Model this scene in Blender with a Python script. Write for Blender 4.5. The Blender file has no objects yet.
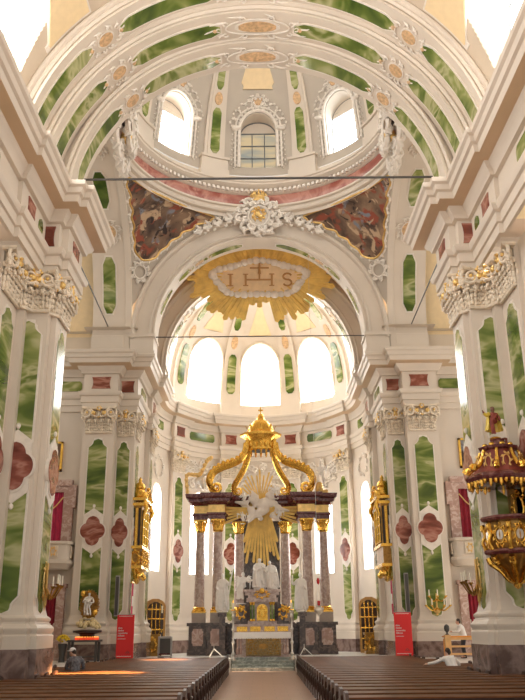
EXPOSURE = 1.12
import bpy, bmesh, math, random
from math import sin, cos, pi, sqrt, radians
from mathutils import Matrix, Vector
random.seed(7)
C = bpy.context.scene.collection

# ------------------------------------------------------------------ materials
def mat(name, col, rough=.6, metal=0.0, noise=0.0, nscale=4.0, bump=0.0, bscale=30.0, spec=.5):
    m = bpy.data.materials.new(name); m.use_nodes = True
    nt = m.node_tree; b = nt.nodes['Principled BSDF']
    b.inputs['Base Color'].default_value = (*col, 1); b.inputs['Roughness'].default_value = rough
    b.inputs['Metallic'].default_value = metal
    if 'Specular IOR Level' in b.inputs: b.inputs['Specular IOR Level'].default_value = spec
    tc = nt.nodes.new('ShaderNodeTexCoord')
    if noise:
        n = nt.nodes.new('ShaderNodeTexNoise'); n.inputs['Scale'].default_value = nscale; n.inputs['Detail'].default_value = 5
        r = nt.nodes.new('ShaderNodeValToRGB')
        r.color_ramp.elements[0].position = .3; r.color_ramp.elements[1].position = .7
        r.color_ramp.elements[0].color = (*[c*(1-noise) for c in col], 1)
        r.color_ramp.elements[1].color = (*[min(1, c*(1+noise*.6)) for c in col], 1)
        nt.links.new(tc.outputs['Object'], n.inputs['Vector']); nt.links.new(n.outputs['Fac'], r.inputs['Fac'])
        nt.links.new(r.outputs['Color'], b.inputs['Base Color'])
    if bump:
        n2 = nt.nodes.new('ShaderNodeTexNoise'); n2.inputs['Scale'].default_value = bscale; n2.inputs['Detail'].default_value = 3
        bp = nt.nodes.new('ShaderNodeBump'); bp.inputs['Strength'].default_value = bump; bp.inputs['Distance'].default_value = .05
        nt.links.new(tc.outputs['Object'], n2.inputs['Vector']); nt.links.new(n2.outputs['Fac'], bp.inputs['Height'])
        nt.links.new(bp.outputs['Normal'], b.inputs['Normal'])
    return m

def marble(name, stops, scale=1.2, dist=2.5, rough=.16, stretch=(1, 1, 1), rot=0.5, detail=6, spec=.5):
    """veined stone: distorted noise through a ramp, sampled along the object"""
    m = bpy.data.materials.new(name); m.use_nodes = True
    nt = m.node_tree; b = nt.nodes['Principled BSDF']; b.inputs['Roughness'].default_value = rough
    b.inputs['Specular IOR Level'].default_value = spec
    tc = nt.nodes.new('ShaderNodeTexCoord'); mp = nt.nodes.new('ShaderNodeMapping')
    mp.inputs['Scale'].default_value = stretch; mp.inputs['Rotation'].default_value = (rot, rot*.7, rot*.4)
    n = nt.nodes.new('ShaderNodeTexNoise'); n.inputs['Scale'].default_value = scale; n.inputs['Detail'].default_value = detail
    n.inputs['Distortion'].default_value = dist; n.inputs['Roughness'].default_value = .55
    r = nt.nodes.new('ShaderNodeValToRGB')
    els = r.color_ramp.elements
    while len(els) < len(stops): els.new(.5)
    for e, (p, c) in zip(els, stops): e.position = p; e.color = (*c, 1)
    nt.links.new(tc.outputs['Object'], mp.inputs['Vector']); nt.links.new(mp.outputs['Vector'], n.inputs['Vector'])
    nt.links.new(n.outputs['Fac'], r.inputs['Fac']); nt.links.new(r.outputs['Color'], b.inputs['Base Color'])
    return m

def emit(name, col, s):
    m = bpy.data.materials.new(name); m.use_nodes = True
    nt = m.node_tree; nt.nodes.clear()
    o = nt.nodes.new('ShaderNodeOutputMaterial'); e = nt.nodes.new('ShaderNodeEmission')
    e.inputs['Color'].default_value = (*col, 1); e.inputs['Strength'].default_value = s
    nt.links.new(e.outputs[0], o.inputs[0]); return m

def checker(name, c1, c2, scale, rough):
    m = bpy.data.materials.new(name); m.use_nodes = True
    nt = m.node_tree; b = nt.nodes['Principled BSDF']; b.inputs['Roughness'].default_value = rough
    tc = nt.nodes.new('ShaderNodeTexCoord'); br = nt.nodes.new('ShaderNodeTexBrick')
    br.inputs['Color1'].default_value = (*c1, 1); br.inputs['Color2'].default_value = (*c2, 1)
    br.inputs['Mortar'].default_value = (*[c*.7 for c in c1], 1); br.inputs['Scale'].default_value = scale
    br.inputs['Mortar Size'].default_value = .008; br.offset = .5
    br.inputs['Brick Width'].default_value = .6; br.inputs['Row Height'].default_value = .6
    nt.links.new(tc.outputs['Object'], br.inputs['Vector']); nt.links.new(br.outputs['Color'], b.inputs['Base Color'])
    return m

M = {}
M['plaster'] = mat('plaster', (.68, .60, .505), .5, noise=.06, nscale=.6)
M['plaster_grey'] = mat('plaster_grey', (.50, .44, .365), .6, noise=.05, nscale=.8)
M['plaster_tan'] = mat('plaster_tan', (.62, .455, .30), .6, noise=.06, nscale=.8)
M['plaster_yellow'] = mat('plaster_yellow', (.82, .64, .38), .6, noise=.05)
M['plaster_warm'] = mat('plaster_warm', (.66, .555, .43), .6, noise=.07, nscale=.7)
M['stucco'] = mat('stucco', (.80, .74, .66), .5, noise=.10, nscale=6)
M['stucco_pale'] = mat('stucco_pale', (.78, .68, .54), .5, noise=.2, nscale=5)
M['stucco_orange'] = mat('stucco_orange', (.66, .43, .23), .5, noise=.35, nscale=9)
M['green'] = marble('green_marble', [(.0, (.022, .045, .008)), (.33, (.045, .085, .014)), (.44, (.11, .165, .028)), (.52, (.26, .30, .09)), (.575, (.48, .47, .25)), (.635, (.15, .20, .04)), (.74, (.055, .09, .015)), (1, (.2, .2, .07))], .55, .55, .12, (.8, .8, 2.2), .62, 3)
M['red'] = marble('red_marble', [(.0, (.06, .013, .009)), (.36, (.15, .035, .022)), (.48, (.26, .075, .05)), (.57, (.46, .22, .165)), (.66, (.20, .05, .033)), (1, (.09, .02, .013))], .9, .4, .15, (1, 1, 2.4), .5, 3)
M['redband'] = marble('red_frieze_marble', [(.0, (.20, .05, .04)), (.40, (.34, .095, .07)), (.54, (.54, .27, .21)), (.66, (.30, .08, .06)), (1, (.20, .05, .04))], .8, .8, .3, (1, 1, 1), .5, 4)
M['brown'] = marble('brown_marble', [(.0, (.07, .042, .036)), (.42, (.14, .09, .075)), (.56, (.29, .205, .175)), (.68, (.15, .095, .08)), (1, (.09, .055, .046))], 1.6, .5, .2)
M['column'] = marble('column_marble', [(.0, (.27, .18, .16)), (.45, (.43, .32, .285)), (.6, (.60, .49, .44)), (1, (.35, .25, .22))], 5, 1.0, .18)
M['pedestal'] = marble('pedestal_marble', [(.0, (.28, .22, .185)), (.5, (.42, .35, .30)), (1, (.33, .26, .22))], 3, .6, .3)
M['bronze'] = mat('old_bronze', (.36, .27, .13), .4, .6, noise=.4, nscale=9)
M['dark'] = marble('dark_marble', [(.0, (.035, .026, .024)), (.5, (.085, .062, .055)), (.6, (.17, .12, .1)), (1, (.06, .04, .035))], 3, 1.5, .22)
M['maroon'] = marble('maroon_marble', [(.0, (.055, .012, .014)), (.5, (.115, .03, .03)), (.62, (.2, .08, .07)), (1, (.07, .016, .018))], 4, 1.5, .14)
M['pink'] = marble('pink_marble', [(.0, (.28, .16, .13)), (.5, (.46, .30, .25)), (.6, (.62, .48, .42)), (1, (.35, .2, .16))], 3, 1.5, .25)
M['grey_marble'] = marble('grey_marble', [(.0, (.17, .19, .165)), (.5, (.30, .33, .29)), (.6, (.52, .54, .50)), (1, (.2, .23, .2))], 3, 2.0, .25)
M['gold'] = mat('gilding', (.86, .52, .10), .27, 1.0, noise=.25, nscale=6, bump=.35, bscale=16)
M['gold_pale'] = mat('pale_gilding', (.84, .58, .22), .38, .8, noise=.2, nscale=5, bump=.2, bscale=12)
M['gold_flat'] = mat('glory_gilding', (.93, .62, .17), .42, .12, noise=.25, nscale=2.0)
M['gold_dark'] = mat('dark_gilded_wood', (.40, .22, .055), .35, .7, noise=.4, nscale=7, bump=.4, bscale=14)
M['silver'] = mat('silver', (.68, .65, .60), .28, .9, noise=.2, nscale=8)
M['white'] = mat('white_marble', (.86, .83, .79), .4, noise=.06, nscale=5)
M['linen'] = mat('white_linen', (.86, .85, .84), .8, noise=.04, nscale=12)
M['wood'] = mat('pew_wood', (.130, .054, .022), .46, noise=.35, nscale=3, spec=.12)
M['wood_dark'] = mat('dark_pew_wood', (.042, .018, .012), .35, noise=.3, nscale=5)
M['wood_gold'] = mat('golden_oak', (.46, .24, .06), .4, noise=.3, nscale=6)
M['wood_light'] = mat('light_wood', (.72, .42, .17), .45, noise=.15, nscale=5)
M['wood_orange'] = mat('orange_wood', (.78, .30, .03), .45, noise=.15, nscale=5)
M['curtain'] = mat('red_curtain', (.27, .012, .028), .75, noise=.2, nscale=4)
M['pinkcloth'] = mat('pink_curtain', (.52, .035, .10), .75, noise=.2, nscale=4)
M['black'] = mat('black_void', (.012, .01, .009), .6)
M['iron'] = mat('dark_iron', (.09, .085, .08), .5, .6)
M['steel'] = mat('grey_steel', (.34, .33, .32), .45, .4)
M['banner'] = mat('red_banner', (.72, .022, .022), .55)
M['print'] = mat('white_print', (.85, .80, .78), .6)
M['skin'] = mat('skin', (.60, .36, .26), .55)
M['hair'] = mat('dark_hair', (.035, .022, .016), .6)
M['plaid'] = mat('grey_checked_cotton', (.17, .17, .19), .8, noise=.6, nscale=18)
M['shirt'] = mat('white_cotton', (.82, .79, .75), .8, noise=.05, nscale=10)
M['trousers'] = mat('dark_trousers', (.05, .05, .06), .8)
M['robe_red'] = mat('red_brown_robe', (.24, .045, .03), .5, noise=.25, nscale=6)
M['robe_yellow'] = mat('yellow_cloak', (.80, .60, .09), .4, .1, noise=.25, nscale=6)
M['dark_skin'] = mat('brown_painted_flesh', (.16, .07, .045), .5)
M['candle'] = mat('wax', (.86, .80, .66), .5)
M['flame'] = emit('candle_flame', (1, .35, .06), 2)
M['redglass'] = mat('red_glass', (.5, .015, .015), .15)
M['orangeglass'] = emit('lit_red_votive_glass', (1, .09, .03), .45)
M['floor'] = checker('floor_stone', (.50, .32, .235), (.46, .29, .21), .8, .28)
M['floor_pale'] = checker('pale_floor_stone', (.80, .78, .74), (.75, .73, .69), .8, .35)
M['flower'] = mat('yellow_flowers', (.78, .55, .03), .7, noise=.3, nscale=20)
M['cream_flower'] = mat('cream_flowers', (.82, .66, .36), .7, noise=.4, nscale=25)
M['peach'] = mat('peach_disc', (.90, .68, .42), .55, noise=.10, nscale=3)
M['letter'] = mat('brown_gilt_letters', (.52, .27, .09), .4, .2)
M['cloud'] = mat('cloud_stucco', (.86, .80, .73), .6, noise=.05, nscale=4)
M['frame_lead'] = mat('window_lead', (.16, .17, .18), .5)
WIN = 12.0
M['day'] = emit('daylit_pane', (1, .985, .955), WIN)
M['day_vault'] = emit('daylit_vault_pane', (1, .985, .955), 4.6)
M['day_dome'] = emit('daylit_dome_pane', (1, .985, .96), 6.5)
M['day_nave'] = emit('daylit_nave_pane', (1, .985, .96), 3.0); M['day_nave_left'] = emit('daylit_left_nave_pane', (1, .985, .96), 5.5)
M['dayblue'] = emit('daylit_pane_cool', (.93, .98, 1), 3.2)
M['pane_dim'] = None

def fresco_mat(name, seed):
    """clouded brown ground, ochre, red and blue-grey drapery patches, each from its own noise"""
    m = bpy.data.materials.new(name); m.use_nodes = True
    nt = m.node_tree; b = nt.nodes['Principled BSDF']; b.inputs['Roughness'].default_value = .7
    tc = nt.nodes.new('ShaderNodeTexCoord')
    def noise(k, sc, det, dist=.4):
        mp = nt.nodes.new('ShaderNodeMapping'); mp.inputs['Location'].default_value = (seed*3.7+k*5.1, seed*1.3-k*2.3, seed*2.1+k)
        mp.inputs['Rotation'].default_value = (.4*k, .7, .3*k); mp.inputs['Scale'].default_value = (1, 1.5, 1)
        n = nt.nodes.new('ShaderNodeTexNoise'); n.inputs['Scale'].default_value = sc; n.inputs['Detail'].default_value = det; n.inputs['Distortion'].default_value = dist
        nt.links.new(tc.outputs['Object'], mp.inputs['Vector']); nt.links.new(mp.outputs['Vector'], n.inputs['Vector']); return n.outputs['Fac']
    def ramp(f, a, c):
        r = nt.nodes.new('ShaderNodeValToRGB'); r.color_ramp.elements[0].position = a; r.color_ramp.elements[1].position = c; nt.links.new(f, r.inputs['Fac']); return r
    def mix(fac, a, col):
        x = nt.nodes.new('ShaderNodeMix'); x.data_type = 'RGBA'; nt.links.new(fac, x.inputs[0]); nt.links.new(a, x.inputs[6])
        if isinstance(col, tuple): x.inputs[7].default_value = (*col, 1)
        else: nt.links.new(col, x.inputs[7])
        return x.outputs[2]
    g = ramp(noise(0, .7, 7), .35, .68); g.color_ramp.elements[0].color = (.055, .03, .022, 1); g.color_ramp.elements[1].color = (.32, .20, .12, 1)
    c = mix(ramp(noise(1, 1.1, 4, .8), .52, .58).outputs['Color'], g.outputs['Color'], (.27, .065, .035))
    c = mix(ramp(noise(2, 1.3, 4, .8), .56, .62).outputs['Color'], c, (.50, .35, .22))
    c = mix(ramp(noise(3, 1.0, 4, .8), .60, .66).outputs['Color'], c, (.20, .21, .24))
    c = mix(ramp(noise(4, 1.8, 5, 1.0), .62, .67).outputs['Color'], c, (.03, .017, .015))
    nt.links.new(c, b.inputs['Base Color']); return m
M['fresco_l'] = fresco_mat('fresco_paint_warm', 1); M['fresco_r'] = fresco_mat('fresco_paint_dark', 5)

def dim_pane():
    m = bpy.data.materials.new('leaded_pane'); m.use_nodes = True
    nt = m.node_tree; nt.nodes.clear()
    o = nt.nodes.new('ShaderNodeOutputMaterial'); e = nt.nodes.new('ShaderNodeEmission')
    tc = nt.nodes.new('ShaderNodeTexCoord'); n = nt.nodes.new('ShaderNodeTexNoise'); mp = nt.nodes.new('ShaderNodeMapping')
    mp.inputs['Scale'].default_value = (.5, .5, 2.4); n.inputs['Scale'].default_value = .9; n.inputs['Detail'].default_value = 2
    r = nt.nodes.new('ShaderNodeValToRGB'); els = r.color_ramp.elements
    els[0].position = .36; els[0].color = (.26, .26, .22, 1); els[1].position = .62; els[1].color = (.50, .38, .22, 1)
    nt.links.new(tc.outputs['Object'], mp.inputs['Vector']); nt.links.new(mp.outputs['Vector'], n.inputs['Vector'])
    nt.links.new(n.outputs['Fac'], r.inputs['Fac']); nt.links.new(r.outputs['Color'], e.inputs['Color'])
    e.inputs['Strength'].default_value = .62
    nt.links.new(e.outputs[0], o.inputs[0]); return m
M['pane_dim'] = dim_pane()

# ------------------------------------------------------------------ mesh builder
class MB:
    def __init__(s, m=None): s.v = []; s.f = []; s.m = m or Matrix()
    def add(s, vs, fs):
        b = len(s.v); flip = s.m.determinant() < 0
        s.v += [tuple(s.m @ Vector(p)) for p in vs]
        for f in fs:
            g = [b+i for i in f]; s.f.append(g[::-1] if flip else g)
    def box(s, x0, y0, z0, x1, y1, z1):
        v = [(x, y, z) for z in (z0, z1) for y in (y0, y1) for x in (x0, x1)]
        s.add(v, [(0, 2, 3, 1), (4, 5, 7, 6), (0, 1, 5, 4), (2, 6, 7, 3), (0, 4, 6, 2), (1, 3, 7, 5)])
    def taper(s, cx, cy, z0, z1, a0, b0, a1, b1):
        v = [(cx+sx*a, cy+sy*b, z) for z, a, b in ((z0, a0, b0), (z1, a1, b1)) for sy in (-1, 1) for sx in (-1, 1)]
        s.add(v, [(0, 2, 3, 1), (4, 5, 7, 6), (0, 1, 5, 4), (2, 6, 7, 3), (0, 4, 6, 2), (1, 3, 7, 5)])
    def prism(s, poly, fn, h0, h1):
        n = len(poly)
        v = [fn(p, h0) for p in poly]+[fn(p, h1) for p in poly]
        s.add(v, [tuple(range(n))[::-1], tuple(range(n, 2*n))]+[(i, (i+1) % n, n+(i+1) % n, n+i) for i in range(n)])
    def grid(s, fn, nu, nv, closeu=False):
        v = [fn(i/nu, j/nv) for j in range(nv+1) for i in range(nu+(0 if closeu else 1))]
        w = nu if closeu else nu+1
        f = []
        for j in range(nv):
            for i in range(nu):
                i2 = (i+1) % w
                f.append((j*w+i, j*w+i2, (j+1)*w+i2, (j+1)*w+i))
        s.add(v, f)
    def lathe(s, prof, c=(0, 0, 0), seg=24, a0=0, a1=2*pi, sx=1, sy=1, rf=None, cap=True):
        full = abs(a1-a0-2*pi) < 1e-6
        n = len(prof)-1
        def fn(u, v):
            a = a0+(a1-a0)*u; r, z = prof[min(n, int(round(v*n)))]
            k = rf(a) if rf else 1
            return (c[0]+r*k*cos(a)*sx, c[1]+r*k*sin(a)*sy, c[2]+z)
        s.grid(fn, seg, n, full)
        if cap and full:
            for r, z, fl in ((*prof[0], 1), (*prof[-1], 0)):
                if r > 1e-4:
                    vs = []
                    for i in range(seg):
                        a = 2*pi*i/seg; k = rf(a) if rf else 1
                        vs.append((c[0]+r*k*cos(a)*sx, c[1]+r*k*sin(a)*sy, c[2]+z))
                    s.add(vs, [tuple(range(seg))[::-1] if fl else tuple(range(seg))])
    def ball(s, c, r, seg=10, rings=6):
        if not hasattr(r, '__len__'): r = (r, r, r)
        v = [(c[0], c[1], c[2]-r[2])]
        for j in range(1, rings):
            t = -pi/2+pi*j/rings
            for i in range(seg):
                a = 2*pi*i/seg; v.append((c[0]+r[0]*cos(t)*cos(a), c[1]+r[1]*cos(t)*sin(a), c[2]+r[2]*sin(t)))
        v.append((c[0], c[1], c[2]+r[2])); f = []
        for i in range(seg): f.append((0, 1+(i+1) % seg, 1+i))
        for j in range(rings-2):
            for i in range(seg):
                a, b = 1+j*seg+i, 1+j*seg+(i+1) % seg
                f.append((a, b, b+seg, a+seg))
        t = len(v)-1; o = 1+(rings-2)*seg
        for i in range(seg): f.append((o+i, o+(i+1) % seg, t))
        s.add(v, f)
    def tube(s, pts, r, seg=8, flat=1.0):
        pts = [Vector(p) for p in pts]; n = len(pts)
        rr = r if hasattr(r, '__len__') else [r]*n
        vs = []; nrm = None
        for i, p in enumerate(pts):
            d = (pts[min(i+1, n-1)]-pts[max(i-1, 0)])
            d = d.normalized() if d.length > 1e-9 else Vector((0, 0, 1))
            if nrm is None: nrm = d.orthogonal().normalized()
            nrm = nrm-d*nrm.dot(d)
            nrm = nrm.normalized() if nrm.length > 1e-6 else d.orthogonal().normalized()
            b = d.cross(nrm)
            for k in range(seg):
                a = 2*pi*k/seg; vs.append(tuple(p+nrm*(rr[i]*cos(a))+b*(rr[i]*sin(a)*flat)))
        f = [(i*seg+k, i*seg+(k+1) % seg, (i+1)*seg+(k+1) % seg, (i+1)*seg+k) for i in range(n-1) for k in range(seg)]
        f += [tuple(range(seg))[::-1], tuple(range((n-1)*seg, n*seg))]
        s.add(vs, f)
    def sweep(s, path, prof):
        """prof (offset to the right of the path, z) swept along a plan polyline with mitred corners"""
        n = len(path); out = []
        for i, p in enumerate(path):
            def nr(a, b):
                dx, dy = b[0]-a[0], b[1]-a[1]; l = math.hypot(dx, dy); return (dy/l, -dx/l)
            n1 = nr(path[i-1], p) if i else nr(p, path[1])
            n2 = nr(p, path[i+1]) if i < n-1 else n1
            k = 1+n1[0]*n2[0]+n1[1]*n2[1]
            out.append(((n1[0]+n2[0])/max(k, .2), (n1[1]+n2[1])/max(k, .2)))
        vs = [(p[0]+m[0]*o, p[1]+m[1]*o, z) for p, m in zip(path, out) for o, z in prof]
        q = len(prof)
        s.add(vs, [(i*q+j, (i+1)*q+j, (i+1)*q+j+1, i*q+j+1) for i in range(n-1) for j in range(q-1)])
    def strip(s, S, v0, v1, w, n=24, thick=.03, base=0.0, u0=0.0, nu=2):
        """raised plate on a mapped surface S(u, v, offset), half-width w(v)"""
        vs = []
        cols = nu+1
        for j in range(n+1):
            v = v0+(v1-v0)*j/n; ww = max(w(v) if callable(w) else w, .002)
            row = [S(u0-ww, v, base)]+[S(u0-ww+2*ww*i/nu, v, base+thick) for i in range(cols)]+[S(u0+ww, v, base)]
            vs += row
        q = cols+2
        f = [(j*q+i, j*q+i+1, (j+1)*q+i+1, (j+1)*q+i) for j in range(n) for i in range(q-1)]
        f += [tuple(range(q))[::-1], tuple(range(n*q, n*q+q))]
        s.add(vs, f)
    def build(s, name, m, parent=None, world=None, smooth=35, label=None):
        me = bpy.data.meshes.new(name)
        o = (0, 0, 0)
        if world is not None: o = world
        me.from_pydata([(a-o[0], b-o[1], c-o[2]) for a, b, c in s.v], [], s.f)
        bm = bmesh.new(); bm.from_mesh(me)
        bmesh.ops.remove_doubles(bm, verts=bm.verts, dist=1e-5)
        bmesh.ops.recalc_face_normals(bm, faces=bm.faces)
        bm.to_mesh(me); bm.free()
        if smooth:
            me.polygons.foreach_set('use_smooth', [True]*len(me.polygons))
            me.set_sharp_from_angle(angle=radians(smooth))
        me.materials.append(M[m] if isinstance(m, str) else m)
        ob = bpy.data.objects.new(name, me); C.objects.link(ob)
        if parent is not None: ob.parent = parent
        if world is not None and parent is None: ob.location = o
        if label: ob['label'] = label
        return ob

def thing(name, label, cat, loc=(0, 0, 0), rz=0, group=None):
    o = bpy.data.objects.new(name, None); C.objects.link(o); o.empty_display_size = .2
    o.location = loc; o.rotation_euler = (0, 0, rz); o['label'] = label; o['category'] = cat
    if group: o['group'] = group
    return o
def tag(o, label, cat, group=None):
    o['label'] = label; o['category'] = cat
    if group: o['group'] = group
    return o
def struct(name, label, cat='wall', loc=(0, 0, 0)):
    o = thing(name, label, cat, loc); o['kind'] = 'structure'; return o
def stag(o, label, cat):
    o['kind'] = 'structure'; return tag(o, label, cat)
def copy_tree(o, parent=None):
    c = o.copy(); C.objects.link(c)
    if parent is not None: c.parent = parent
    for ch in list(o.children): copy_tree(ch, c)
    return c
def remesh(ob, size):
    md = ob.modifiers.new('r', 'REMESH'); md.mode = 'VOXEL'; md.voxel_size = size
    sm = ob.modifiers.new('s', 'SMOOTH'); sm.iterations = 3; sm.factor = .5
    dg = bpy.context.evaluated_depsgraph_get(); dg.update()
    me = bpy.data.meshes.new_from_object(ob.evaluated_get(dg))
    old = ob.data; mats = [m for m in old.materials]
    ob.modifiers.clear(); ob.data = me
    me.materials.clear()
    for m in mats: me.materials.append(m)
    me.polygons.foreach_set('use_smooth', [True]*len(me.polygons))
    bpy.data.meshes.remove(old)
    return ob
def mirror(sx): return Matrix.Diagonal((sx, 1, 1, 1))
def plane_S(o, u, n):
    o, u, n = Vector(o), Vector(u), Vector(n)
    return lambda a, v, d: tuple(o+u*a+n*d+Vector((0, 0, v)))
def spline(pts, n=8):
    """Catmull-Rom through the points"""
    P = [Vector(p) for p in pts]; P = [P[0]*2-P[1]]+P+[P[-1]*2-P[-2]]; out = []
    for i in range(1, len(P)-2):
        for k in range(n):
            t = k/n; a, b, c, d = P[i-1:i+3]
            out.append(.5*((2*b)+(c-a)*t+(2*a-5*b+4*c-d)*t*t+(3*b-a-3*c+d)*t**3))
    out.append(P[-2]); return out

# ------------------------------------------------------------------ ornament
def spiral(mb, c, r, turns, ax, ay, rad, start=0, sign=1, n=28, push=None):
    c, ax, ay = Vector(c), Vector(ax), Vector(ay); pts = []; rr = []
    for i in range(n+1):
        t = i/n; a = start+sign*turns*2*pi*t; q = r*(1-.86*t)
        p = c+ax*(q*cos(a))+ay*(q*sin(a))
        if push: p += Vector(push)*t
        pts.append(p); rr.append(rad*(1-.45*t))
    mb.tube(pts, rr, 6)
def leaf(mb, base, up, out, side, h, w, curl=.35, n=7):
    """acanthus leaf: rises along up, bends along out and curls over, scalloped edge"""
    base, up, out, side = Vector(base), Vector(up), Vector(out), Vector(side)
    rows = []
    for i in range(n+1):
        t = i/n
        a = t*2.3
        hh = h*(t if t < .72 else .72+.28*sin((t-.72)/.28*pi*.75))
        oo = .05*h+curl*h*(t**3)
        ww = w*.5*(sin(pi*min(1, .18+t*.82))**.6)*(1 if i % 2 else .8)
        if i == n: ww *= .35
        rows.append((base+up*hh+out*oo, ww))
    vs = []; f = []
    for p, ww in rows:
        vs += [p-side*ww-out*.03*h, p-side*ww*.45+out*.012, p+out*.05*h, p+side*ww*.45+out*.012, p+side*ww-out*.03*h]
    for i in range(n):
        for k in range(4): f.append((i*5+k, i*5+k+1, (i+1)*5+k+1, (i+1)*5+k))
    mb.add(vs, f)
def acanthus(mb, base, out, side, h, w):
    """leaf built of rounded lobes that rise, spread and roll over at the tip"""
    base, out, side, up = Vector(base), Vector(out), Vector(side), Vector((0, 0, 1))
    for t, o, k in ((.12, .03, .9), (.36, .05, 1.0), (.60, .10, 1.0), (.82, .20, .85)):
        p = base+up*h*t+out*h*o
        mb.ball(p, (w*.17, w*.17, h*.17), 6, 4)
        for s in (-1, 1): mb.ball(p+side*s*w*.30*k+up*h*.03-out*.015, (w*.16, w*.13, h*.12), 6, 4)
    tip = base+up*h*.93+out*h*.34; mb.ball(tip, (w*.30, w*.22, h*.09), 7, 5); mb.ball(tip-up*h*.10+out*h*.05, (w*.16, w*.14, h*.09), 6, 4)
def capital(parent, frame, w, h=1.25, depth=.1, rich=1, world=None):
    """composite capital, local x along the face, -y outwards"""
    mb = MB(frame); g = MB(frame)
    mb.box(-w/2+.03, -.04, 0, w/2-.03, .05, h*.9)
    mb.tube([(-w/2-.03, -.06, .0), (w/2+.03, -.06, .0)], .06, 6)
    n1 = max(2, int(round(w/.34)))
    for i in range(n1): acanthus(mb, ((i+.5)/n1*w-w/2, -.06, .05), (0, -1, 0), (1, 0, 0), h*.46, w/n1*1.0)
    for i in range(n1+1):
        if 0 < i < n1: acanthus(mb, (i/n1*w-w/2, -.04, .18), (0, -1, 0), (1, 0, 0), h*.60, w/n1*.95)
    for sx in (-1, 1):
        acanthus(mb, (sx*w*.49, -.02, .05), (sx*.75, -.66, 0), (.66, sx*.75, 0), h*.62, .34)
        spiral(mb, (sx*(w/2-.04), -.26, h*.76), .29, 1.6, (-sx, -.25, 0), (0, 0, 1), .06, start=2.0, n=30)
        mb.ball((sx*(w/2-.04), -.20, h*.76), (.17, .03, .17), 10, 6)
        mb.tube(spline([(sx*w*.08, -.08, h*.5), (sx*w*.16, -.16, h*.74), (sx*(w/2-.14), -.24, h*.92)], 5), .06, 6)
        g.ball((sx*(w/2-.04), -.30, h*.76), .06, 8, 6); g.ball((sx*(w/2-.36), -.30, h*.74), (.12, .10, .12), 8, 6)
        g.ball((sx*w*.20, -.24, h*.72), (.10, .09, .10), 8, 6)
        acanthus(mb, (sx*(w/2+.08), -.16, h*.40), (sx*.8, -.5, 0), (.5, sx*.8, 0), h*.34, .26)
    m = 9
    for q in range(m):
        u = -1+2*q/(m-1); (g if q % 3 == 1 else mb).ball((u*w*.34, -.27, h*(.60+.10*u*u)), (.075, .07, .07), 6, 5)
    n = 10
    poly = [(-w/2-.2, .04), (-w/2-.2, -.36)]+[(-w/2-.2+(w+.4)*i/n, -.36+.16*sin(pi*i/n)) for i in range(1, n)]+[(w/2+.2, -.36), (w/2+.2, .04)]
    mb.prism(poly, lambda p, q: (p[0], p[1], q), h*.92, h*.955)
    mb.prism([(x*1.03, y*1.05 if y < 0 else y) for x, y in poly], lambda p, q: (p[0], p[1], q), h*.955, h)
    for a in range(5):
        t = 2*pi*a/5; g.ball((.085*cos(t), -.27, h*.93+.085*sin(t)), .06, 7, 5)
    mb.ball((0, -.29, h*.93), .07, 7, 5)
    c = mb.build('capital', 'stucco_pale', parent, world, 50)
    g.build('gilding', 'gold_pale', c, None if world is None else world, 60, label='gilded flowers and scroll eyes of the capital')
    return c
def rocaille(mb, S, w, h, n=9, seed=1, rad=.05, rim=True):
    """cartouche border of C-scrolls and leaves on a mapped surface S(u, v, offset)"""
    rnd = random.Random(seed)
    for i in range(n):
        t = 2*pi*i/n+rnd.uniform(-.1, .1)
        cu, cv = w*cos(t), h*sin(t)
        r = min(w, h)*rnd.uniform(.25, .38); sg = 1 if cos(t) > 0 else -1
        pts = []
        for k in range(15):
            q = k/14; a = t+sg*(1.9-q*4.6); rr = r*(1-.7*q)
            pts.append(S(cu+rr*cos(a), cv+rr*sin(a), rad*1.2+rad*q))
        mb.tube(pts, [rad*(1-.5*k/14) for k in range(15)], 5)
        p = S(cu*1.1, cv*1.1, rad); r_ = rad*rnd.uniform(.9, 1.3); mb.ball(p, (r_, r_, r_*rnd.uniform(.7, 1.6)), 6, 5)
        p2 = S(cu*1.12, cv*1.12, rad*.8); p3 = S(cu*1.3-sin(t)*w*.12, cv*1.3+cos(t)*h*.12, rad*1.5); p4 = S(cu*1.42-sin(t)*w*.3, cv*1.36+cos(t)*h*.3, rad*.6); mb.tube([p2, p3, p4], [rad*1.1, rad*.9, rad*.2], 5)
        q = S(cu*1.32+rnd.uniform(-.1, .1)*w, cv*1.30, rad*.6); mb.tube([p, q], [rad*1.1, rad*.25], 5)
    if rim:
        mb.tube([S(w*.82*cos(2*pi*k/28), h*.82*sin(2*pi*k/28), rad) for k in range(29)], rad*.8, 5)
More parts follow.
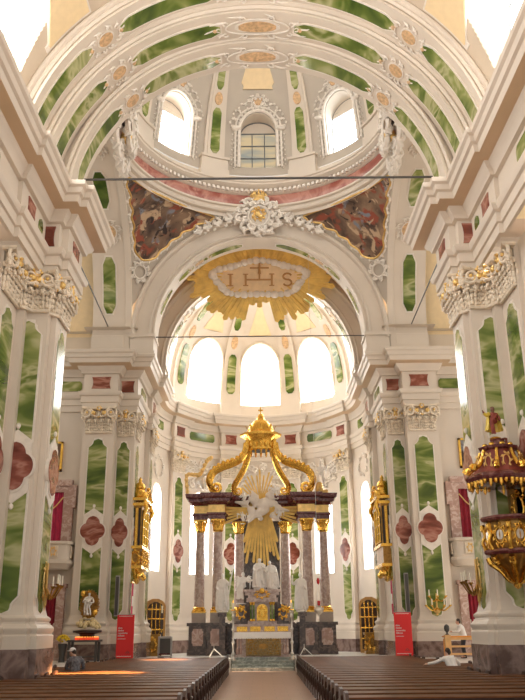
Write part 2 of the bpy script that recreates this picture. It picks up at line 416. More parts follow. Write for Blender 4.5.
# ================================================================== ARCHITECTURE
# ---- surface with an arched opening
def inside_arch(du, z, hw, h0, h1):
    if abs(du) > hw or z < h0: return False
    sp = h1-min(hw, (h1-h0)*.5)
    if z <= sp: return True
    return (du/hw)**2+((z-sp)/(h1-sp))**2 <= 1
def holed(wall, rev, S, Sout, u0, u1, z0, z1, hw, h0, h1, uc=None, m=6, pane=None, glaz=None, bars=(3, 4), bw=.03, tymp=None):
    uc = (u0+u1)/2 if uc is None else uc; zc = (h0+h1)/2
    A = sorted([2*pi*i/72 for i in range(72)]+[math.atan2(z-zc, u-uc) % (2*pi) for u in (u0, u1) for z in (z0, z1)]+[math.atan2(h0-zc, s*hw) % (2*pi) for s in (-1, 1)])
    rows = []; hole = []
    for a in A:
        c, s = cos(a), sin(a)
        t = min([((u1 if c > 0 else u0)-uc)/c if abs(c) > 1e-9 else 1e9, ((z1 if s > 0 else z0)-zc)/s if abs(s) > 1e-9 else 1e9])
        lo, hi = 0, t
        for _ in range(40):
            md = (lo+hi)/2
            if inside_arch(c*md, zc+s*md, hw, h0, h1): lo = md
            else: hi = md
        hole.append((uc+c*lo, zc+s*lo)); rows.append([(uc+c*(lo+(t-lo)*k/m), zc+s*(lo+(t-lo)*k/m)) for k in range(m+1)])
    n = len(A)
    wall.add([S(u, z, 0) for r in rows for u, z in r], [(i*(m+1)+k, ((i+1) % n)*(m+1)+k, ((i+1) % n)*(m+1)+k+1, i*(m+1)+k+1) for i in range(n) for k in range(m)])
    rev.add([S(u, z, 0) for u, z in hole]+[Sout(u, z, 0) for u, z in hole], [(i, (i+1) % n, n+(i+1) % n, n+i) for i in range(n)])
    if pane is not None and tymp is None: pane.add([Sout(u, z, .03) for u, z in hole], [tuple(range(n))])
    elif pane is not None:
        low = [q for q in hole if q[1] <= tymp]; k0 = next(i for i in range(n) if hole[i][1] <= tymp < hole[i-1][1])
        low = [hole[(k0+i) % n] for i in range(len(low))]; hi = [hole[(k0+len(low)+i) % n] for i in range(n-len(low))]
        pane.add([Sout(u, z, .03) for u, z in low], [tuple(range(len(low)))])
        tp = [low[-1]]+hi+[low[0]]; rev.add([Sout(u, z, .1) for u, z in tp], [tuple(range(len(tp)))])
    if glaz is not None:
        glaz.tube([Sout(u, z, .08) for u, z in hole+hole[:1]], bw*2, 4)
        nc, nr = bars
        for i in range(1, nc):
            u = -hw+2*hw*i/nc; zt = h0
            while inside_arch(u, zt+.05, hw, h0, h1): zt += .05
            glaz.tube([Sout(uc+u, h0, .08), Sout(uc+u, zt, .08)], bw, 4)
        for j in range(1, nr):
            z = h0+(h1-h0)*j/nr; w = 0
            while inside_arch(w+.03, z, hw, h0, h1): w += .03
            glaz.tube([Sout(uc-w, z, .08), Sout(uc+w, z, .08)], bw, 4)
def rev_S(cx, cy, r0, rf):
    def S(u, z, o):
        a = u/r0; r = rf(z)-o
        return (cx+r*sin(a), cy+r*cos(a), z)
    return S

# ---- shared profiles
ENT = [(0, 12.2), (.10, 12.2), (.10, 12.5), (.16, 12.52), (.16, 12.82), (.24, 12.86), (.30, 12.98), (.30, 13.05), (.08, 13.08), (.08, 13.98), (.20, 14.0), (.24, 14.12), (.34, 14.2), (.40, 14.34), (.74, 14.4), (.76, 14.46), (.78, 14.62), (.86, 14.66), (.90, 14.82), (.98, 14.88), (1.0, 15.0), (.98, 15.03), (-.3, 15.06)]
BASE = [(.40, 1.25), (.40, 1.62), (.34, 1.66), (.34, 1.70), (.40, 1.76), (.40, 1.84), (.30, 1.93), (.22, 1.97), (.20, 2.03), (.25, 2.08), (.25, 2.14), (.10, 2.22), (.02, 2.42), (0, 2.5)]
PLINTH = [(.44, 0), (.44, 1.25), (0, 1.25)]

def ent(parent, pth, K=None):
    i = ENT.index((.40, 14.34)); j = ENT.index((.74, 14.4))
    b = MB(K); b.sweep(pth, ENT[:i+1]); b.sweep(pth, ENT[j:]); b.build('entablature', 'plaster', parent)
    b = MB(K); b.sweep(pth, ENT[i:j+1]); b.build('cornice_soffit', 'plaster_tan', parent, label='underside of the cornice with warm bounce light painted in tan')  # warm light bounced from below is put into the soffit's tan colour
def ogee(d, hw):
    if d <= 0: return .01
    if d < .15: return hw*.5*sqrt(max(0, 1-(1-d/.15)**2))+.01
    if d < .42:
        t = (d-.15)/.27; return hw*(.5+.5*t*t)
    return hw
def up_w(hw): return lambda v: ogee(10.68-v, hw)
def lo_w(hw): return lambda v: ogee(v-2.30, hw)
def quat(r, k=1.0):
    def w(v):
        b = .01
        for cv in (-r*.85, r*.85):
            d = r*r*.72-(v-cv)**2
            if d > 0: b = max(b, sqrt(d))
        d = r*r*.8-v*v
        if d > 0: b = max(b, r*.62+sqrt(d))
        return b*k
    return w
def plates(parent, S, hw, u0=0.0, zlo=2.30, lower=True, kq=1.0):
    """the green and red inlays of one pilaster, white borders and the shield round the red quatrefoil"""
    rim = MB(); g = MB(); r = MB()
    e = .055
    for (a, b, w) in ((6.95, 10.68, up_w(hw)), (2.30, 5.55, lo_w(hw))):
        if not lower and a < 5: continue
        rim.strip(S, a-(e if a < 5 else 0), b+(e if a > 5 else 0), (lambda v, w=w, a=a, b=b: w(min(max(v, a+.03), b-.03))+e), 44, .035, u0=u0)
        g.strip(S, a, b, w, 44, .05, u0=u0)
    rim.strip(S, 5.20, 7.32, lambda v: (hw+.03)*(1 if abs(v-6.26) < .74 else max(.02, 1-(abs(v-6.26)-.74)/.32)), 40, .075, u0=u0)
    q = quat(.40, min(1, hw/.46)*kq)
    rim.strip(S, 5.50, 7.02, lambda v: max(.03, q((v-6.26)*.92)+.05) if abs(v-6.26) < .74 else .02, 40, .10, u0=u0)
    r.strip(S, 6.26-.685, 6.26+.685, lambda v: q(v-6.26), 40, .125, u0=u0)
    for z in (7.42, 5.12): rim.ball(S(u0, z, .06), (.07, .07, .09), 7, 5)
    rim.build('panel_border', 'stucco', parent)
    g.build('marble_panel', 'green', parent, label='green veined marble inlay')
    r.build('marble_medallion', 'red', parent, label='red quatrefoil marble inlay')
def blob_w(hw, h):
    return lambda v: hw*(1-.18*cos(pi*min(1, abs(v)/h))) if abs(v) < h*.93 else hw*.82
def frieze_plate(mb, S, u, hw, z=13.53, h=.3):
    mb.strip(S, z-h, z+h, lambda v: hw*(.86+.14*(abs(v-z)/h)**2), 12, .04, u0=u)
def frieze_green(mb, S, u, hw, z=13.53, h=.26, nu=6):
    mb.strip(S, z-h, z+h, lambda v: hw*(1-.10*max(0, abs(v-z)/h-.55)/.45), 12, .04, u0=u, nu=nu)

# ---- near piers and nave walls, left and right
for sx, side in ((-1, 'left'), (1, 'right')):
    K = mirror(-sx)     # built for the left side, mirrored for the right
    W = struct('wall_'+side, 'tall white nave wall and stepped pier on the %s with green marble inlays' % side, 'wall')
    path = [(-7.45, 16.5 if sx < 0 else 11), (-7.45, 17.4), (-7.3, 17.4), (-7.3, 18.9), (-7.45, 18.9), (-7.45, 20.45), (-7.3, 20.45), (-7.3, 22.0), (-7.05, 22.0), (-7.05, 22.3), (-6.42, 22.3), (-6.42, 22.65), (-6.25, 22.65), (-6.25, 23.95), (-7.2, 23.95), (-7.2, 24.6), (-14, 24.6)]
    entp = [(-6.93, 9), (-6.93, 19.8), (-6.80, 19.8), (-6.80, 22.35), (-6.36, 22.35), (-6.36, 22.68), (-6.15, 22.68), (-6.15, 24.45), (-14, 24.45)]
    b = MB(K); b.sweep(path, [(0, 2.3), (0, 12.3)]); b.build('shaft', 'plaster', W)
    b = MB(K); b.sweep(path, [(o*.6, z+.14*max(0, 2.5-z)/1.25) for o, z in BASE]); b.build('base_moulding', 'plaster', W)
    b = MB(K); b.sweep(path, [(o*.6, z*1.112) for o, z in PLINTH]); b.build('plinth', 'brown', W, label='polished brown marble plinth')
    ent(W, entp, K)
    mk = lambda o, u, n: plane_S((-sx*o[0], o[1], 0), (-sx*u[0], u[1], 0), (-sx*n[0], n[1], 0))
    def mk(o, u, n, K=K):
        o, u, n = K @ Vector((*o, 0)), K @ Vector((*u, 0)), K @ Vector((*n, 0))
        return plane_S(o, u, n)
    plates(W, mk((-7.3, 21.22), (0, 1), (1, 0)), .50)
    plates(W, mk((-6.98, 22.3), (1, 0), (0, -1)), .40)
    plates(W, mk((-6.25, 23.30), (0, 1), (1, 0)), .42)
    # frieze inlays
    r = MB(); g = MB()
    Sb = mk((-6.36, 22.27), (1, 0), (0, -1)); frieze_plate(r, Sb, -.34, .30, 13.53, .34)
    Sc = mk((-6.07, 23.6), (0, 1), (1, 0)); frieze_plate(r, Sc, 0, .42)
    Sn = mk((-6.72, 21.2), (0, 1), (1, 0)); frieze_plate(r, Sn, -.55, .36); g.strip(Sn, 13.3, 13.78, lambda v: .2*sqrt(max(.02, 1-((v-13.54)/.25)**2)), 12, .04, u0=.45)
    Sm = mk((-6.85, 17), (0, 1), (1, 0)); frieze_green(g, Sm, -.2, 1.2)
    frieze_green(g, Sm, -4.2, 1.6)
    r.build('frieze_panel', 'red', W, label='red marble inlay in the frieze'); g.build('frieze_panel', 'green', W, label='green marble inlay in the frieze')
    # capitals
    def cap(o, deg, w, rich=1, K=K, W=W, d=.1): capital(W, K @ Matrix.Translation((o[0], o[1], 11)) @ Matrix.Rotation(radians(deg), 4, 'Z'), w, 1.25, d, rich)
    cap((-7.3, 21.22), 90, 1.35); cap((-7.05, 22.1), 60, .5); cap((-6.74, 22.3), 0, .66); cap((-6.42, 22.55), 45, .4); cap((-6.25, 23.30), 90, 1.2)
    # clerestory wall with its window
    CW = struct('window_'+('1' if sx < 0 else '2'), 'big bright clerestory window above the %s cornice' % side, 'window')
    S = mk((-7.45, 0), (0, 1), (1, 0)); So = mk((-7.9, 0), (0, 1), (1, 0))
    wl, rv, pn, gl = MB(), MB(), MB(), MB()
    holed(wl, rv, S, So, 9, 21, 15, 24, 3.15, 15.35, 23.0, uc=16.7, pane=pn, glaz=gl, bars=(4, 5))
    wl.build('wall_surface', 'plaster_warm', CW); rv.build('window_reveal', 'plaster', CW)
    pn.build('pane', 'day_nave_left' if sx < 0 else 'day_nave', CW, smooth=0); gl.build('glazing_bars', 'frame_lead', CW)

# ---- nave vault
V = struct('ceiling', 'pale nave barrel vault with yellow fields', 'ceiling')
VR, VZ = 7.75, 15.2
def barrel(x): return VZ+sqrt(max(0, VR**2-x*x))
def lun(y): return VZ+7.25*sqrt(max(0, 1-((y-16.7)/3.55)**2))
b = MB()
b.grid(lambda u, v: (VR*cos(pi*u), 9+11.8*v, max(VZ+VR*sin(pi*u), lun(9+11.8*v) if abs(VR*cos(pi*u)) > 1.5 else 0)), 160, 260); b.build('vault_surface', 'plaster_warm', V)
for s in (-1, 1):
    wf = lambda v: .03+9.4*max(0, v-.55)
    S = lambda u, v, o, s=s: (s*(VR-o)*cos(v), 20.42-wf(v)+u, VZ+(VR-o)*sin(v))
    rim = MB(); f = MB()
    rim.strip(S, .53, .80, lambda v: wf(v)+.09, 24, .05); f.strip(S, .55, .79, wf, 24, .08)
    rim.build('field_border', 'stucco', V); f.build('vault_field', 'plaster_yellow', V, label='plain yellow painted field')

# ---- arches running across the church (in x) : soffit, faces and inlays
def arch_x(parent, y0, y1, rin, rout, cz, m='plaster', stilt=.12, n=64, ydir=-1, faces=True, mould=True):
    b = MB(); prof = []
    def P(r, t):
        a = -stilt+(pi+2*stilt)*t
        if a < 0: return (r, cz+r*a)
        if a > pi: return (-r, cz-r*(a-pi))
        return (r*cos(a), cz+r*sin(a))
    sec = [(rout, y0+.02), (rout, y0-.14), (rout-.10, y0-.20), (rout-.18, y0-.16), (rout-.22, y0-.06), (rout-.24, y0+.06), (rin+.34, y0+.06), (rin+.33, y0-.04), (rin+.24, y0-.10), (rin+.16, y0-.04), (rin+.15, y0+.02), (rin+.10, y0+.02), (rin+.08, y0-.06), (rin, y0-.06), (rin, y1), (rin+.08, y1+.03), (rin+.2, y1), (rout, y1)] if mould else [(rout, y0), (rin, y0), (rin, y1), (rout, y1)]
    q = len(sec)
    b.add([(P(r, i/n)[0], y, P(r, i/n)[1]) for i in range(n+1) for r, y in sec], [(i*q+j, (i+1)*q+j, (i+1)*q+j+1, i*q+j+1) for i in range(n) for j in range(q-1)])
    return b.build('arch_ring', m, parent)
def soffit_S(r, yc, cz): return lambda u, v, o: ((r-o)*cos(v), yc+u, cz+(r-o)*sin(v))
def soffit_inlays(parent, r, yc, cz, spans, ornaments, hw, big=None):
    S = soffit_S(r, yc, cz); g = MB(); rim = MB(); orn = MB(); st = MB()
    for a, b_ in spans:
        for A0, B0 in ((a, b_), (180-b_, 180-a)):
            A, B = radians(A0), radians(B0); e = .35/r
            wf = lambda v, A=A, B=B, e=e: hw*min(1, .45+.55*min(v-A, B-v)/e) if min(v-A, B-v) > -1e-6 else hw*.45
            rim.strip(S, A-.07/r, B+.07/r, lambda v, wf=wf, A=A, B=B: wf(min(max(v, A), B))+.07, 30, .03)
            g.strip(S, A, B, wf, 30, .05)
    for a0 in ornaments:
        for a in ({a0, 180-a0}):
            c = radians(a); k = .38 if a != 90 else (big or .38)
            S2 = lambda u, v, o, c=c: S(v, c+u/r, o)
            rocaille(st, S2, k*1.55, hw*1.35 if a != 90 else hw*1.5, 10, int(a), .035, a == 90)
            orn.strip(lambda u, v, o: S(u, c+v/r, o), -k*.75, k*.75, lambda v, k=k: hw*.85*sqrt(max(.01, 1-(v/(k*.78))**2)), 14, .05, nu=4)
            for d in (-1, 1): orn.ball(S(0, c+d*k*1.7/r, .03), (.09, .09, .09), 7, 5)
            rim.strip(lambda u, v, o: S(u, c+v/r, o), -k*.9, k*.9, lambda v, k=k: hw*.98*sqrt(max(.01, 1-(v/(k*.93))**2)), 14, .03, nu=4)
    rim.build('inlay_border', 'stucco', parent); g.build('soffit_panel', 'green', parent, label='green marble field on the arch soffit')
    orn.build('ornament', 'stucco_orange', parent, label='ochre painted rosette'); st.build('scrollwork', 'stucco', parent)

A = struct('arch_west', 'three stepped arches over the nave end with green fields', 'arch')
CZ = 15.5
for y0, y1, r_, ro, cz, sp, om in ((20.8, 22.1, 7.3, 7.8, 15.2, ((12, 41), (51, 79)), 46), (22.1, 23.4, 6.95, 7.5, 15.15, ((12, 41), (51, 79)), 46), (23.4, 24.75, 6.4, 7.2, 15.5, ((10, 39.5), (49.5, 77.5)), 44.5)):
    arch_x(A, y0, y1, r_, ro, cz); soffit_inlays(A, r_, (y0+y1)/2, cz, sp, (om, 90), .30, .9)

# ---- far piers, chancel and apse as one continuous wall
AX, AY, AR, APR = 0, 45.2, 6.3, 6.05
def az(r, d): return (r*sin(radians(d)), AY+r*cos(radians(d)))
PIL = (-57, -19, 19, 57)
left = [(-14, 38.6), (-8.75, 38.6), (-8.75, 38.0), (-7.2, 38.0), (-7.2, 38.75), (-6.3, 38.75), (-6.3, 42.3), (-6.05, 42.3), (-6.05, 43.7), (-6.3, 43.7)]
arc = []
d = -90.0
def arc_pts(d0, d1):
    pts = []; ks = sorted(set([d0, d1]+[p+q for p in PIL for q in (-5.5, 5.5) if d0 < p+q < d1]+[x for x in range(-90, 91, 3) if d0 < x < d1]))
    for k in ks:
        edge = [p for p in PIL if abs(abs(k-p)-5.5) < 1e-6]
        inn = any(abs(k-p) < 5.5-1e-6 for p in PIL)
        if edge:
            first = k < edge[0]
            pts += [az(AR, k), az(APR, k)] if first else [az(APR, k), az(AR, k)]
        else: pts.append(az(APR if inn else AR, k))
    return pts
full = left+arc_pts(-90, 90)+[(-x, y) for x, y in left[::-1]]
E_ = struct('wall_back', 'rounded apse wall and far piers with pilasters behind the altar', 'wall')
b = MB()
for part in (left+arc_pts(-90, -84), arc_pts(-70, -45), arc_pts(-31, 31), arc_pts(45, 70), arc_pts(84, 90)+[(-x, y) for x, y in left[::-1]]):
    b.sweep(part, [(0, 2.3), (0, 12.3)])
nw = 3
S = rev_S(AX, AY, AR, lambda z: AR); So = rev_S(AX, AY, AR, lambda z: AR+.55)
for a in (-77, -38, 38, 77):
    wn = struct('window_%d' % nw, {-77: 'tall white window on the left chancel side beside the gilded loft', -38: 'tall white window left of the altar columns', 38: 'tall white gridded window right of the altar columns', 77: 'tall narrow window on the right chancel side'}[a], 'window'); nw += 1
    rv, pn, gl = MB(), MB(), MB()
    u = radians(a)*AR; h = radians(7)*AR
    holed(b, rv, S, So, u-h, u+h, 2.3, 12.3, .70, 5.0, 10.0, pane=pn, glaz=gl, bars=(4, 8), bw=.018)
    rv.build('window_reveal', 'plaster', wn); pn.build('pane', 'dayblue' if a == 38 else 'day', wn, smooth=0); gl.build('glazing_bars', 'frame_lead', wn)
b.build('shaft', 'plaster', E_)
b = MB(); b.sweep(full, [(o*.6, z) for o, z in BASE]); b.build('base_moulding', 'plaster', E_)
b = MB(); b.sweep(full, [(o*.6, z) for o, z in PLINTH]); b.build('plinth', 'brown', E_, label='polished brown marble plinth')
ent(E_, full)
r = MB(); g = MB()
for sx in (-1, 1):
    K = mirror(-sx)
    def mk(o, u, n, K=K):
        o, u, n = K @ Vector((*o, 0)), K @ Vector((*u, 0)), K @ Vector((*n, 0)); return plane_S(o, u, n)
    SD = mk((-7.95, 38.0), (1, 0), (0, -1)); SE = mk((-6.82, 38.75), (1, 0), (0, -1)); SF = mk((-6.05, 43.0), (0, 1), (1, 0)); SI = mk((-6.3, 39.6), (0, 1), (1, 0))
    plates(E_, SD, .44); plates(E_, SE, .30); plates(E_, SF, .38); plates(E_, SI, .4)
    Sd2 = mk((-7.95, 37.92), (1, 0), (0, -1)); frieze_plate(r, Sd2, 0, .48)
    frieze_plate(r, mk((-6.75, 38.67), (1, 0), (0, -1)), 0, .34); frieze_green(g, mk((-10.1, 38.52), (1, 0), (0, -1)), 0, 1.05)
    frieze_green(g, mk((-6.22, 40.5), (0, 1), (1, 0)), 0, .8); frieze_plate(r, mk((-5.97, 43.0), (0, 1), (1, 0)), 0, .4)
    for (o, dg, w) in (((-7.95, 38.0), 0, 1.25), ((-6.76, 38.75), 0, .72), ((-6.05, 43.0), 90, 1.15), ((-6.3, 39.6), 90, 1.0)):
        capital(E_, K @ Matrix.Translation((o[0], o[1], 11)) @ Matrix.Rotation(radians(dg), 4, 'Z'), w, 1.25, .1)
SP = rev_S(AX, AY, APR, lambda z: APR); SF_ = rev_S(AX, AY, APR-.08, lambda z: APR-.08); SW = rev_S(AX, AY, AR-.08, lambda z: AR-.08)
for p in PIL:
    plates(E_, lambda u, v, o, p=p: SP(u+radians(p)*APR, v, o), .36)
    frieze_plate(r, SF_, radians(p)*(APR-.08), .40)
    x, y = az(APR, p); capital(E_, Matrix.Translation((x, y, 11)) @ Matrix.Rotation(-radians(p), 4, 'Z'), 1.05, 1.25, .1)
for p in (-77, -38, 0, 38, 77): frieze_green(g, SW, radians(p)*(AR-.08), .95 if abs(p) < 70 else .45)
r.build('frieze_panel', 'red', E_, label='red marble inlay in the frieze'); g.build('frieze_panel', 'green', E_, label='green marble inlay in the frieze')
st = MB()
for p in (-77, -38, 38, 77): rocaille(st, lambda u, v, o, p=p: S(u+radians(p)*AR, 11.0+v, o), .62, .55, 8, p+100, .05, False)
for p in (-38, 38, 0):
    for q in range(3): rocaille(st, lambda u, v, o, p=p, q=q: S(u+radians(p)*AR, 11.1+v, o), 1.2-.2*q, .75-.15*q, 9, p+140+q, .06, False)
st.build('stucco_ornament', 'stucco', E_)
# attic above the far cornice and upper transept wall
b = MB()
for sx in (-1, 1):
    pth = [(sx*x, y) for x, y in ((-14, 38.6), (-8.62, 38.6), (-8.62, 37.95), (-6.98, 37.95), (-6.98, 38.1), (-6.62, 38.1), (-6.62, 38.9), (-6.3, 38.9), (-6.3, 43.4))]
    if sx > 0: pth = pth[::-1]
    b.sweep(pth, [(0, 15.0), (.10, 15.0), (.10, 15.2), (.0, 15.28), (0, 16.05), (.06, 16.1), (.16, 16.25), (.18, 16.38), (-.35, 16.42)])
b.build('attic', 'plaster', E_)
b = MB()
for sx in (-1, 1): b.add([(sx*8.3, 38.55, 15), (sx*14, 38.55, 15), (sx*14, 38.55, 24), (sx*8.3, 38.55, 24)], [(0, 1, 2, 3)])
b.build('upper_wall', 'plaster_warm', E_)

# ---- crossing arches
X = struct('arch_east', 'great moulded arch between the dome and the chancel', 'arch')
arch_x(X, 38.0, 39.3, 5.4, 6.62, 16.2, stilt=.05)
soffit_inlays(X, 5.4, 38.68, 16.2, ((14, 30), (37, 49), (56, 80)), (53,), .2)
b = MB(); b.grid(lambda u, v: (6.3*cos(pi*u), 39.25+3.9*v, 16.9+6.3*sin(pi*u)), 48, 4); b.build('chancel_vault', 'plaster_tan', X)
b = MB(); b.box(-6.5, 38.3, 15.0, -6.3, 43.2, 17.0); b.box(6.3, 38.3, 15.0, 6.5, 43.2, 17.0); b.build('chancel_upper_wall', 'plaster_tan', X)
b = MB()
for s in (-1, 1):
    b.box(min(s*5.42, s*6.62), 37.9, 15.0, max(s*5.42, s*6.62), 39.32, 16.02); b.box(min(s*5.36, s*6.68), 37.8, 15.95, max(s*5.36, s*6.68), 39.38, 16.12); b.box(min(s*5.36, s*6.66), 37.82, 15.0, max(s*5.36, s*6.66), 39.36, 15.2)
b.build('impost', 'plaster', X)
X2 = struct('arch_apse', 'second moulded arch framing the apse vault', 'arch')
b = MB()
for s in (-1, 1): b.box(min(s*5.42, s*6.5), 42.95, 15.0, max(s*5.42, s*6.5), 44.32, 16.0); b.box(min(s*5.36, s*6.5), 42.88, 15.9, max(s*5.36, s*6.5), 44.38, 16.06)
b.build('impost', 'plaster', X2)
arch_x(X2, 43.0, 44.3, 5.4, 6.5, 16.2, stilt=.05); soffit_inlays(X2, 5.4, 43.68, 16.2, ((10, 32), (42, 60)), (36,), .26)
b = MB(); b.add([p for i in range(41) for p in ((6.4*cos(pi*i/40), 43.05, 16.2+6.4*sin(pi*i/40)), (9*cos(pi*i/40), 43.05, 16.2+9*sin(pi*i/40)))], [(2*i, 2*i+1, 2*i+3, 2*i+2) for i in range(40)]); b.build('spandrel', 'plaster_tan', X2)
for sx in (-1, 1):
    N = struct('arch_'+('north' if sx < 0 else 'south'), 'side crossing arch on the %s opening into the transept' % ('left' if sx < 0 else 'right'), 'arch')
    n = 48; sec = [(7.05, 6.6), (6.75, 6.6), (6.66, 6.62), (6.66, 6.92), (6.75, 6.95), (6.75, 8.6), (7.3, 8.6)]
    q = len(sec); b = MB()
    b.add([(sx*x, 31.25+r_*cos(pi*i/n), 16.2+r_*sin(pi*i/n)) for i in range(n+1) for r_, x in sec], [(i*q+j, (i+1)*q+j, (i+1)*q+j+1, i*q+j+1) for i in range(n) for j in range(q-1)])
    for y in (24.5, 38.0): b.box(sx*6.66, y-.02, 15.0, sx*8.6, y+.3, 16.25)
    b.build('arch_ring', 'plaster', N)
    Sq = lambda u, v, o, sx=sx: (sx*(7.75+u), 31.25+(6.75-o)*cos(v), 16.2+(6.75-o)*sin(v))
    g = MB(); rim = MB(); orn = MB(); st = MB()
    for A0, B0 in ((9, 34), (56, 74), (106, 124), (146, 171)):
        a_, b_ = radians(A0), radians(B0); e = .06
        wf = lambda v, a_=a_, b_=b_, e=e: .31*min(1, .45+.55*max(0, min(v-a_, b_-v))/e)
        rim.strip(Sq, a_-.012, b_+.012, lambda v, wf=wf, a_=a_, b_=b_: wf(min(max(v, a_), b_))+.08, 30, .03); g.strip(Sq, a_, b_, wf, 30, .06)
    for a0 in (45, 90, 135):
        c = radians(a0); k = .8 if a0 == 90 else .5
        orn.strip(lambda u, v, o: Sq(u, c+v/6.75, o), -k, k, lambda v: .5*sqrt(max(.01, 1-(v/k)**2)), 14, .05)
        rocaille(st, lambda u, v, o: Sq(u, c+v/6.75, o), .6, k*1.1, 9, a0, .04)
    rim.build('inlay_border', 'stucco', N); g.build('soffit_panel', 'green', N, label='green marble field on the arch soffit'); orn.build('ornament', 'stucco_orange', N, label='ochre painted rosette'); st.build('scrollwork', 'stucco', N)
    b = MB(); b.grid(lambda u, v: (sx*(8.6+5.4*v), 31.25+7.3*cos(pi*u), 16.2+7.3*sin(pi*u)), 40, 2)
    b.add([(sx*8.6, 31.25+r_*cos(pi*i/40), 16.2+r_*sin(pi*i/40)) for i in range(41) for r_ in (7.3, 6.75)], [(2*i, 2*i+2, 2*i+3, 2*i+1) for i in range(40)])
    b.build('transept_vault', 'plaster_yellow', N)

# ---- pendentives, ring and dome
DC = (0, 31.25); RR = 6.55
Pn = struct('pendentive', 'curved pendentive fields carrying the dome ring', 'ceiling')
b = MB(); SR = 9.44
for q in range(4):
    def fn(u, v, q=q):
        a = pi/2*u; rm = min(6.75/max(cos(a), 1e-6), 6.6/max(sin(a), 1e-6)); r_ = RR+(max(rm, RR+.01)-RR)*v
        x, y = r_*sin(a), r_*cos(a)
        if q in (1, 2): x = -x
        if q in (2, 3): y = -y
        return (x, DC[1]+y, 16.2+sqrt(max(0, SR*SR-r_*r_)))
    b.grid(fn, 40, 16)
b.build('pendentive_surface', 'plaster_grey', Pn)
D = struct('dome', 'high ribbed dome with round headed windows above a red marble ring', 'dome')
b = MB(); b.lathe([(6.62, 22.7), (6.62, 22.93), (6.42, 22.95), (6.38, 23.05), (6.44, 23.12), (6.44, 23.22), (6.32, 23.26), (6.32, 23.36), (6.5, 23.4), (6.5, 23.42)], (0, DC[1], 0), 96, cap=False)
b.lathe([(6.5, 24.02), (6.42, 24.04), (6.36, 24.1), (6.36, 24.3), (6.2, 24.34), (6.12, 24.42), (6.05, 24.46), (6.05, 24.56), (5.98, 24.6), (5.98, 24.68), (6.5, 24.74), (6.5, 25.2)], (0, DC[1], 0), 96, cap=False); b.build('ring_moulding', 'plaster', D)
b = MB(); b.lathe([(6.5, 23.42), (6.47, 23.5), (6.47, 23.95), (6.5, 24.02)], (0, DC[1], 0), 96, cap=False); b.build('ring_frieze', 'redband', D, label='red marble frieze band')
b = MB()
for i in range(150):
    a = 2*pi*i/150; b.m = Matrix.Translation((0, DC[1], 0)) @ Matrix.Rotation(a, 4, 'Z'); b.box(6.2, -.075, 24.12, 6.38, .075, 24.28)
b.build('dentil_course', 'stucco', D)
DH = 9.7
def rD(z): return 6.45*sqrt(max(0, 1-((z-25.2)/DH)**2))
S = rev_S(0, DC[1], 6.45, rD); So = rev_S(0, DC[1], 6.45, lambda z: 6.95)
wl = MB()
dome_lab = {0: 'leaded dome window straight ahead with amber and green panes', 45: 'bright gridded dome window on the right', -45: 'white glowing dome window on the left'}
for k in range(-3, 5):
    a = 45*k; u = radians(a)*6.45; h = radians(22.5)*6.45
    rv, pn, gl = MB(), MB(), MB()
    holed(wl, rv, S, So, u-h, u+h, 25.2, 30.6, .98, 25.75, 28.95, m=8, pane=pn, glaz=gl, bars=(3, 4) if a == 0 else (4, 6), bw=.04 if a == 0 else .022, tymp=28.25)
    wn = struct('window_%d' % nw, dome_lab.get(a, 'dome window out over the nave side'), 'window'); nw += 1
    rv.build('window_reveal', 'plaster', wn)
    pn.build('pane', {0: 'pane_dim', 45: 'dayblue'}.get(a, 'day_dome'), wn, smooth=0); gl.build('glazing_bars', 'frame_lead', wn)
    if abs(a) <= 90:
        fr = MB(); S2 = lambda x, v, o: S(u+x, v, o)
        loop = [(-1.1, 25.7), (-1.1, 27.95)]+[(-1.1*cos(pi*t/12), 27.95+1.12*sin(pi*t/12)) for t in range(1, 12)]+[(1.1, 27.95), (1.1, 25.7)]
        fr.tube([S2(x, z, .06) for x, z in loop], .09, 6); fr.tube([S2(x*1.2, z+(.18 if z > 27.9 else 0), .05) for x, z in loop], .06, 6)
        for sg in (-1, 1):
            fr.ball(S2(sg*1.32, 27.95, .1), (.26, .2, .12), 8, 6); fr.tube([S2(sg*1.05, 28.08, .1), S2(sg*1.62, 28.08, .1)], .07, 6)
            for j in range(7): rocaille(fr, lambda x, v, o, sg=sg, j=j: S2(sg*(1.36+x), 27.6-.3*j+v, o), .13, .15, 4, j+k, .035, False)
        for j in range(9):
            t = pi*(j+.5)/9
            rocaille(fr, lambda x, v, o, t=t: S2(-1.42*cos(t)+x, 28.0+1.42*sin(t)+v, o+.04), .24, .24, 6, j+40, .045, False)
        rocaille(fr, lambda x, v, o: S(u+x, 29.55+v, o), .5, .3, 8, k+20, .05)
        fr.build('window_frame', 'stucco', wn)
        ks = MB(); ks.strip(lambda x, v, o: S(u+x, v, o), 29.35, 29.7, .26, 8, .1); ks.build('keystone', 'stucco_orange', wn)
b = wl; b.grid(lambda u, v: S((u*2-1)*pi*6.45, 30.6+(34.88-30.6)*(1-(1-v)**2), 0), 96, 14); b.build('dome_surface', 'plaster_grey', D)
rb, g, orn, pd, fl = MB(), MB(), MB(), MB(), MB()
